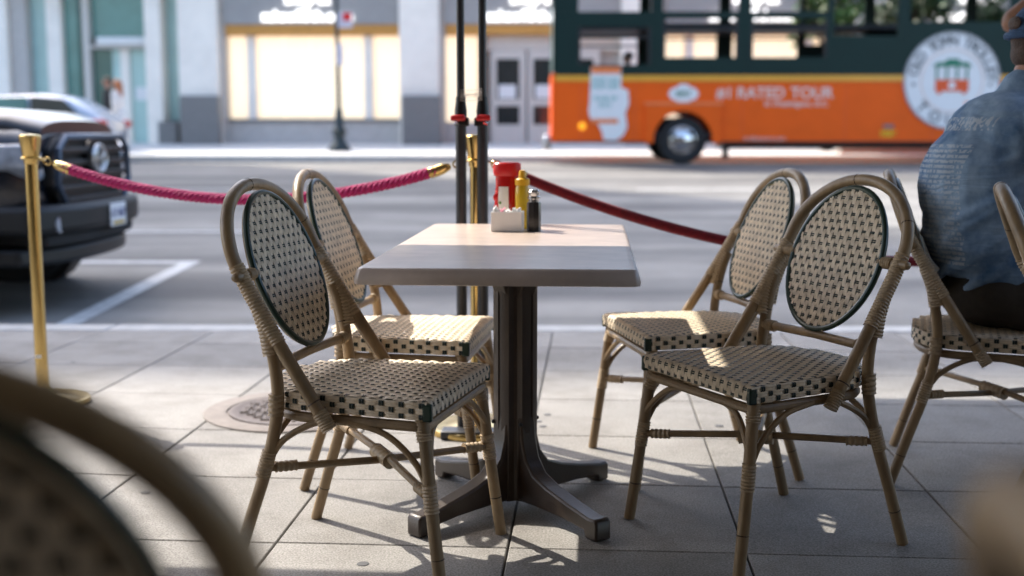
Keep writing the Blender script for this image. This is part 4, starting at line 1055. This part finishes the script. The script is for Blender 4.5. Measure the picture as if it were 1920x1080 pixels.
def rope(name, label, a, b, sag, kind):
    t = thing(name, label, 'rope', ((a[0] + b[0]) / 2, (a[1] + b[1]) / 2, 0))
    o = Vector(t.location); A_, B_ = Vector((a[0], a[1], .952)) - o, Vector((b[0], b[1], .952)) - o
    d = (B_ - A_); d.z = 0; d.normalize(); A_ += d * .036; B_ -= d * .036
    def at(f): return A_.lerp(B_, f) - Vector((0, 0, sag * (1 - (2 * f - 1) ** 2)))
    Lh = (B_ - A_).length; f0 = .105 / Lh; N = 220
    path = [at(f0 + (1 - 2 * f0) * i / N) for i in range(N + 1)]
    if kind == 'braid':
        side_ = Vector((-d.y, d.x, 0)); L = 0; S3 = [[], [], [], []]
        for i, p in enumerate(path):
            if i: L += (p - path[i - 1]).length
            tg = (path[min(i + 1, N)] - path[max(i - 1, 0)]).normalized(); up = side_.cross(tg)
            for k in range(4):
                ph = L * 2 * math.pi / .085 + k * math.pi / 2
                S3[k].append(p + side_ * .0112 * math.cos(ph) + up * .0112 * math.sin(ph))
        for k in range(4): MB().tube(S3[k], .0098, 8).build('rope_strand', 'rope_pink', t)
    else:
        MB().tube(path, .0185, 14).build('rope_cover', 'rope_red', t)
    for f, g, s_ in ((f0, 0.0, 1), (1 - f0, 1.0, -1)):
        p, e = at(f), at(g); dd_ = (e - p).normalized(); ln = (e - p).length
        h = MB().tube([p - dd_ * .03, p - dd_ * .028, p + dd_ * .02, p + dd_ * .045, p + dd_ * .05], [.019, .0205, .0195, .012, .006], 16).build('rope_end', 'brass', t)
        q = MB(); c = p + dd_ * (ln * .5 + .025); s2 = Vector((-d.y, d.x, 0)); up = s2.cross(dd_)
        rx = (ln - .05) / 2 - .004
        q.tube([c + dd_ * rx * .62 * math.cos(x) + up * .013 * math.sin(x) + dd_ * (-.004) for x in [2 * math.pi * i / 20 for i in range(20)]], .0035, 6, closed=True)
        q.tube([e - dd_ * .010 + dd_ * .014 * math.cos(x) + s2 * .012 * math.sin(x) for x in [2 * math.pi * i / 16 for i in range(16)]], .003, 6, closed=True)
        q.build('snap_hook', 'brass', h)
rope('braided_rope', 'pink braided rope hanging between the left and middle brass posts', PLx, PMx, .145, 'braid')
rope('velvet_rope', 'dark red velvet rope hanging from the middle brass post to the right', PMx, PRx, .36, 'velvet')

# ------------------------------------------------------------ awning with its twin front poles
aw = thing('awning', 'twin dark poles with red clamps holding up the unseen cafe awning', 'awning', (0, 0, 0))
ZA = 2.40
MB().add([(x, y, ZA) for x, y in ((-6, -2.38), (6, -2.38), (6, 1.9), (1.9, 1.9), (1.9, 6.1), (-1.02, 6.1), (-1.02, 4.09), (-2.7, 4.09), (-2.7, 1.9), (-6, 1.9))], [(0, 1, 2, 3, 8, 9), (3, 4, 5, 6, 7, 8)]).build('canopy', 'canopy_cloth', aw, sharp=None)  # outline with added wings and cut-outs, shaped for the shade and fill beneath
MB().box(-2.7, -1.03, 4.092, 4.12, ZA - .02, ZA + .02).box(-1.03, 1.9, 6.102, 6.13, ZA - .02, ZA + .02).build('canopy_bar', 'pole_grey', aw)
for k, (x, top) in enumerate(((-.452, 1), (-.378, 1))):
    y = 4.07
    p = MB().lathe([(.0185, .0), (.0185, 1.085)], 20, (x, y, 0)).lathe([(.0135, 1.08), (.0135, ZA)], 20, (x, y, 0)).build('pole', 'pole_grey', aw)
    MB().lathe([(.021, 1.075), (.021, 1.125), (.0175, 1.15), (.0165, 1.17)], 20, (x, y, 0)).build('collar', 'black_plastic', p)
    s_ = -1 if k == 0 else 1
    MB().box(x - .025 + s_ * .006, x + .025 + s_ * .006, y - .042, y - .022, 1.088, 1.108).build('clamp_lever', 'clamp_red', p, bevel=.006)
    MB().tube([(x + s_ * .005, y - .035, 1.083), (x + s_ * .018, y - .03, 1.076)], .005, 8).build('clamp_bolt', 'chrome', p)
    MB().box(x - s_ * .012 - .015, x - s_ * .012 + .015, y - .02, y + .02, 1.07, 1.10).build('clamp_block', 'black_plastic', p, bevel=.004)
q = MB()
for i in range(7):
    z = 1.155 + i * .006
    q.tube([(-.452, 4.052, z), (-.415, 4.050, z + .008 * math.sin(i)), (-.378, 4.052, z + .004)], .0009, 5)
q.build('tie_wire', 'steel', aw, kind='stuff')
MB().box(-.52, -.31, 3.98, 4.06, .0, .03).build('pole_foot', 'pole_grey', aw, bevel=.006)

# ------------------------------------------------------------ the seated person at the next table
def shirt_print():
    nt, N, L, bs = nodes_of('tee_blue')
    base = bs.inputs['Base Color'].links[0].from_socket
    tc = N.new('ShaderNodeTexCoord'); sp = N.new('ShaderNodeSeparateXYZ'); L.new(tc.outputs['Object'], sp.inputs[0])
    def M(op, a, b=None, c=None):
        n = N.new('ShaderNodeMath'); n.operation = op
        for i, v in enumerate((a, b, c)):
            if v is None: continue
            if isinstance(v, (int, float)): n.inputs[i].default_value = v
            else: L.new(v, n.inputs[i])
        return n.outputs[0]
    x, y, z = sp.outputs
    fr = M('FRACT', M('DIVIDE', z, .0150)); row = M('LESS_THAN', fr, .62)
    cmb = N.new('ShaderNodeCombineXYZ'); L.new(M('MULTIPLY', y, 130), cmb.inputs[0]); L.new(M('MULTIPLY', M('FLOOR', M('DIVIDE', z, .0150)), 7.3), cmb.inputs[1])
    L.new(M('MULTIPLY', fr, 1.2), cmb.inputs[2])
    nz = N.new('ShaderNodeTexNoise'); nz.inputs['Scale'].default_value = 1.0; nz.inputs['Detail'].default_value = 2; L.new(cmb.outputs[0], nz.inputs['Vector'])
    let = M('GREATER_THAN', nz.outputs['Fac'], .46)
    box_ = M('MULTIPLY', M('MULTIPLY', M('GREATER_THAN', z, .66), M('LESS_THAN', z, 1.02)), M('MULTIPLY', M('GREATER_THAN', y, -.125), M('LESS_THAN', y, .13)))
    back = M('LESS_THAN', x, .04)
    m1 = M('MULTIPLY', M('MULTIPLY', row, let), M('MULTIPLY', box_, back))
    c2 = N.new('ShaderNodeCombineXYZ'); L.new(M('MULTIPLY', y, 95), c2.inputs[0]); L.new(M('MULTIPLY', z, 55), c2.inputs[1])
    n2 = N.new('ShaderNodeTexNoise'); n2.inputs['Detail'].default_value = 1; n2.inputs['Scale'].default_value = 1.0; L.new(c2.outputs[0], n2.inputs['Vector'])
    m2 = M('MULTIPLY', M('MULTIPLY', M('GREATER_THAN', n2.outputs['Fac'], .5), M('MULTIPLY', M('GREATER_THAN', z, 1.055), M('LESS_THAN', z, 1.095))), M('MULTIPLY', M('LESS_THAN', M('ABSOLUTE', y), .14), M('LESS_THAN', x, .14)))
    fac = M('MULTIPLY', M('MAXIMUM', m1, m2), .55)
    mx = N.new('ShaderNodeMix'); mx.data_type = 'RGBA'; L.new(fac, mx.inputs[0]); L.new(base, mx.inputs[6]); mx.inputs[7].default_value = (.62, .66, .70, 1)
    L.new(mx.outputs[2], bs.inputs['Base Color'])
shirt_print()
mn = thing('person', 'person in a washed blue printed T-shirt and denim cap sitting hunched at the right', 'person', (1.175, 3.72, 0), R(12))
sk = [('ell', (.09, 0, .64), (.135, .165, .15)), ('ell', (.02, 0, .84), (.13, .165, .18)), ('ell', (.07, 0, 1.01), (.125, .18, .13)),
      ('limb', (.10, 0, 1.08), (.155, 0, 1.24), .065, .06), ('ell', (.20, 0, 1.315), (.105, .08, .125)), ('limb', (.27, 0, 1.25), (.285, 0, 1.25), .045, .035), ('ell', (.305, 0, 1.305), (.018, .013, .024))]
for s_ in (1, -1):
    sk += [('ell', (.19, .082 * s_, 1.31), (.022, .012, .032)),
           ('limb', (.10, .20 * s_, 1.07), (.24, .26 * s_, .84), .058, .047), ('limb', (.24, .26 * s_, .84), (.50, .16 * s_, .80), .045, .03),
           ('limb', (.50, .16 * s_, .80), (.57, .13 * s_, .79), .036, .032),
           ('limb', (.10, .11 * s_, .555), (.50, .16 * s_, .535), .095, .066), ('limb', (.50, .16 * s_, .535), (.47, .17 * s_, .10), .062, .042), ('limb', (.46, .17 * s_, .06), (.62, .18 * s_, .045), .048, .04)]
    for f in range(4):
        y0 = .13 * s_ + (f - 1.5) * .017; sk += [('limb', (.58, y0, .79), (.625 + .006 * (f in (1, 2)), y0, .775), .0095, .009), ('limb', (.625, y0, .775), (.64, y0, .755), .009, .008)]
    sk += [('limb', (.52, (.13 - .035) * s_, .785), (.585, (.13 - .06) * s_, .775), .011, .009)]
body('body', sk, 'skin', mn, voxel=.008, it=4)
sh_ = [('ell', (.09, 0, .645), (.175, .205, .175)), ('ell', (.0, 0, .78), (.165, .20, .20)), ('ell', (-.01, 0, .89), (.175, .205, .20)), ('ell', (.055, 0, 1.02), (.16, .215, .155)), ('limb', (.10, 0, 1.08), (.125, 0, 1.165), .11, .082)]
for s_ in (1, -1): sh_ += [('limb', (.095, .185 * s_, 1.07), (.235, .262 * s_, .86), .083, .074)]
# folds in the cloth
def on_back(phi, z):
    k = math.sqrt(max(.1, 1 - ((z - .87) / .36) ** 2)); cx = .0 if z < .9 else .0 + (z - .9) * .45
    return (cx - .168 * k * math.cos(R(phi)), -.20 * k * math.sin(R(phi)), z)
for k, (p0, z0, p1, z1) in enumerate(((95, 1.05, 15, .96), (95, .99, 5, .86), (100, .93, 25, .78), (100, .87, 10, .70), (98, .80, 35, .655), (95, .73, 0, .62), (90, .67, 40, .585), (60, 1.10, -10, 1.04), (60, .70, -20, .745))):
    P_ = [on_back(p0 + (p1 - p0) * t / 5, z0 + (z1 - z0) * (t / 5) ** (1.3 if k % 2 else .8)) for t in range(6)]
    for a_, b_ in zip(P_, P_[1:]): sh_ += [('limb', a_, b_, .0155, .0145)]
body('shirt', sh_, 'tee_blue', mn, voxel=.008, it=4)
sr = [('ell', (.06, 0, .565), (.17, .205, .11))]
for s_ in (1, -1): sr += [('limb', (.10, .115 * s_, .565), (.47, .165 * s_, .55), .112, .092)]
body('shorts', sr, 'shorts_brown', mn, voxel=.01, it=4)
hp = [('ell', (.185, 0, 1.34), (.112, .088, .095)), ('ell', (.13, 0, 1.285), (.05, .07, .05))]
body('hair', hp, 'hair_brown', mn, voxel=.01, it=2)
q = MB(); n = 28; vs = []; fs = []; rows = 9
for i in range(rows):
    th = math.pi / 2 * i / (rows - 1)
    for j in range(n):
        a = 2 * math.pi * j / n; vs.append((.192 + .122 * math.cos(th) * math.cos(a), .097 * math.cos(th) * math.sin(a), 1.335 + .118 * math.sin(th) - .02 * math.cos(a) * 0))
for i in range(rows - 1):
    for j in range(n): fs.append((i * n + j, i * n + (j + 1) % n, (i + 1) * n + (j + 1) % n, (i + 1) * n + j))
q.add(vs, fs); cap = q.build('cap', 'denim_cap', mn, sharp=None)
q = MB(); vs = []; 
for i in range(13):
    a = R(-65 + 130 * i / 12); vs += [(.192 + .118 * math.cos(a), .095 * math.sin(a), 1.34), (.192 + .118 * math.cos(a) + .085 * math.cos(a * .8), .1 * math.sin(a), 1.325)]
q.add(vs + [(x, y, z + .006) for x, y, z in vs], [(2 * i, 2 * i + 1, 2 * i + 3, 2 * i + 2) for i in range(12)] + [(26 + 2 * i, 26 + 2 * i + 2, 26 + 2 * i + 3, 26 + 2 * i + 1) for i in range(12)]); q.build('cap_peak', 'denim_cap', cap)
MB().tube([(.192 - .125 * math.cos(a), .1 * math.sin(a), 1.338) for a in [R(-80 + 160 * i / 16) for i in range(17)]], .011, 8).build('cap_band', 'denim_cap', cap)
MB().ellipsoid((.077, 0, 1.372), (.008, .034, .022), 14, 8).build('cap_opening', 'hair_brown', cap)
nt_ = thing('next_table', 'cafe table edge in front of the seated person, beyond the right edge', 'table', (1.95, 3.55, 0))
MB().box(-.3, .3, -.6, .6, .71, .75).build('tabletop', 'tabletop', nt_, bevel=.008)
MB().lathe([(.06, .03), (.06, .70)], 12).build('column', 'pedestal', nt_); MB().box(-.3, .3, -.03, .03, .001, .05).box(-.03, .03, -.3, -.031, .001, .05).box(-.03, .03, .031, .3, .001, .05).build('foot', 'pedestal', nt_, bevel=.01)
# standing person, only a raised elbow shows at the top right corner
p2 = thing('person', 'standing person with bare raised elbow at the top right corner, above the denim cap', 'person', (2.06, 4.75, 0), R(-100))
def L2(x, y, z): return (x, y, z)
sk = [('ell', (0, 0, 1.22), (.12, .18, .28)), ('ell', (0, 0, .95), (.12, .165, .14)), ('limb', (0, 0, 1.42), (.015, 0, 1.55), .055, .05), ('ell', (.02, 0, 1.64), (.095, .075, .12)), ('ell', (.115, 0, 1.625), (.02, .015, .025)),
      ('limb', (0, -.19, 1.42), (.05, -.44, 1.47), .055, .05), ('limb', (.05, -.46, 1.47), (.10, -.24, 1.68), .05, .032), ('limb', (.10, -.24, 1.68), (.10, -.15, 1.71), .034, .02),
      ('limb', (0, .19, 1.42), (-.04, .25, 1.13), .05, .04), ('limb', (-.04, .25, 1.13), (.05, .25, .88), .038, .027)]
for s_ in (1, -1): sk += [('limb', (0, .09 * s_, .9), (.02, .09 * s_, .48), .085, .055), ('limb', (.02, .09 * s_, .48), (0, .09 * s_, .07), .053, .038), ('limb', (0, .09 * s_, .05), (.16, .09 * s_, .04), .042, .035)]
body('body', sk, 'skin_tan', p2, voxel=.015, it=3)
body('top', [('ell', (0, 0, 1.22), (.14, .20, .29)), ('ell', (0, 0, 1.0), (.14, .18, .12)), ('limb', (0, -.19, 1.42), (.02, -.28, 1.43), .068, .066), ('limb', (0, .19, 1.42), (-.02, .22, 1.3), .066, .06)], 'jacket_black', p2, voxel=.015, it=2)
tr_ = [('ell', (0, 0, .93), (.14, .18, .13))]
for s_ in (1, -1): tr_ += [('limb', (0, .09 * s_, .9), (.02, .09 * s_, .48), .10, .075), ('limb', (.02, .09 * s_, .48), (0, .09 * s_, .1), .07, .055)]
body('trousers', tr_, 'trousers_dark', p2, voxel=.015, it=2)
body('hair', [('ell', (-.005, 0, 1.685), (.105, .088, .09))], 'hair_dark', p2, voxel=.015, it=2)
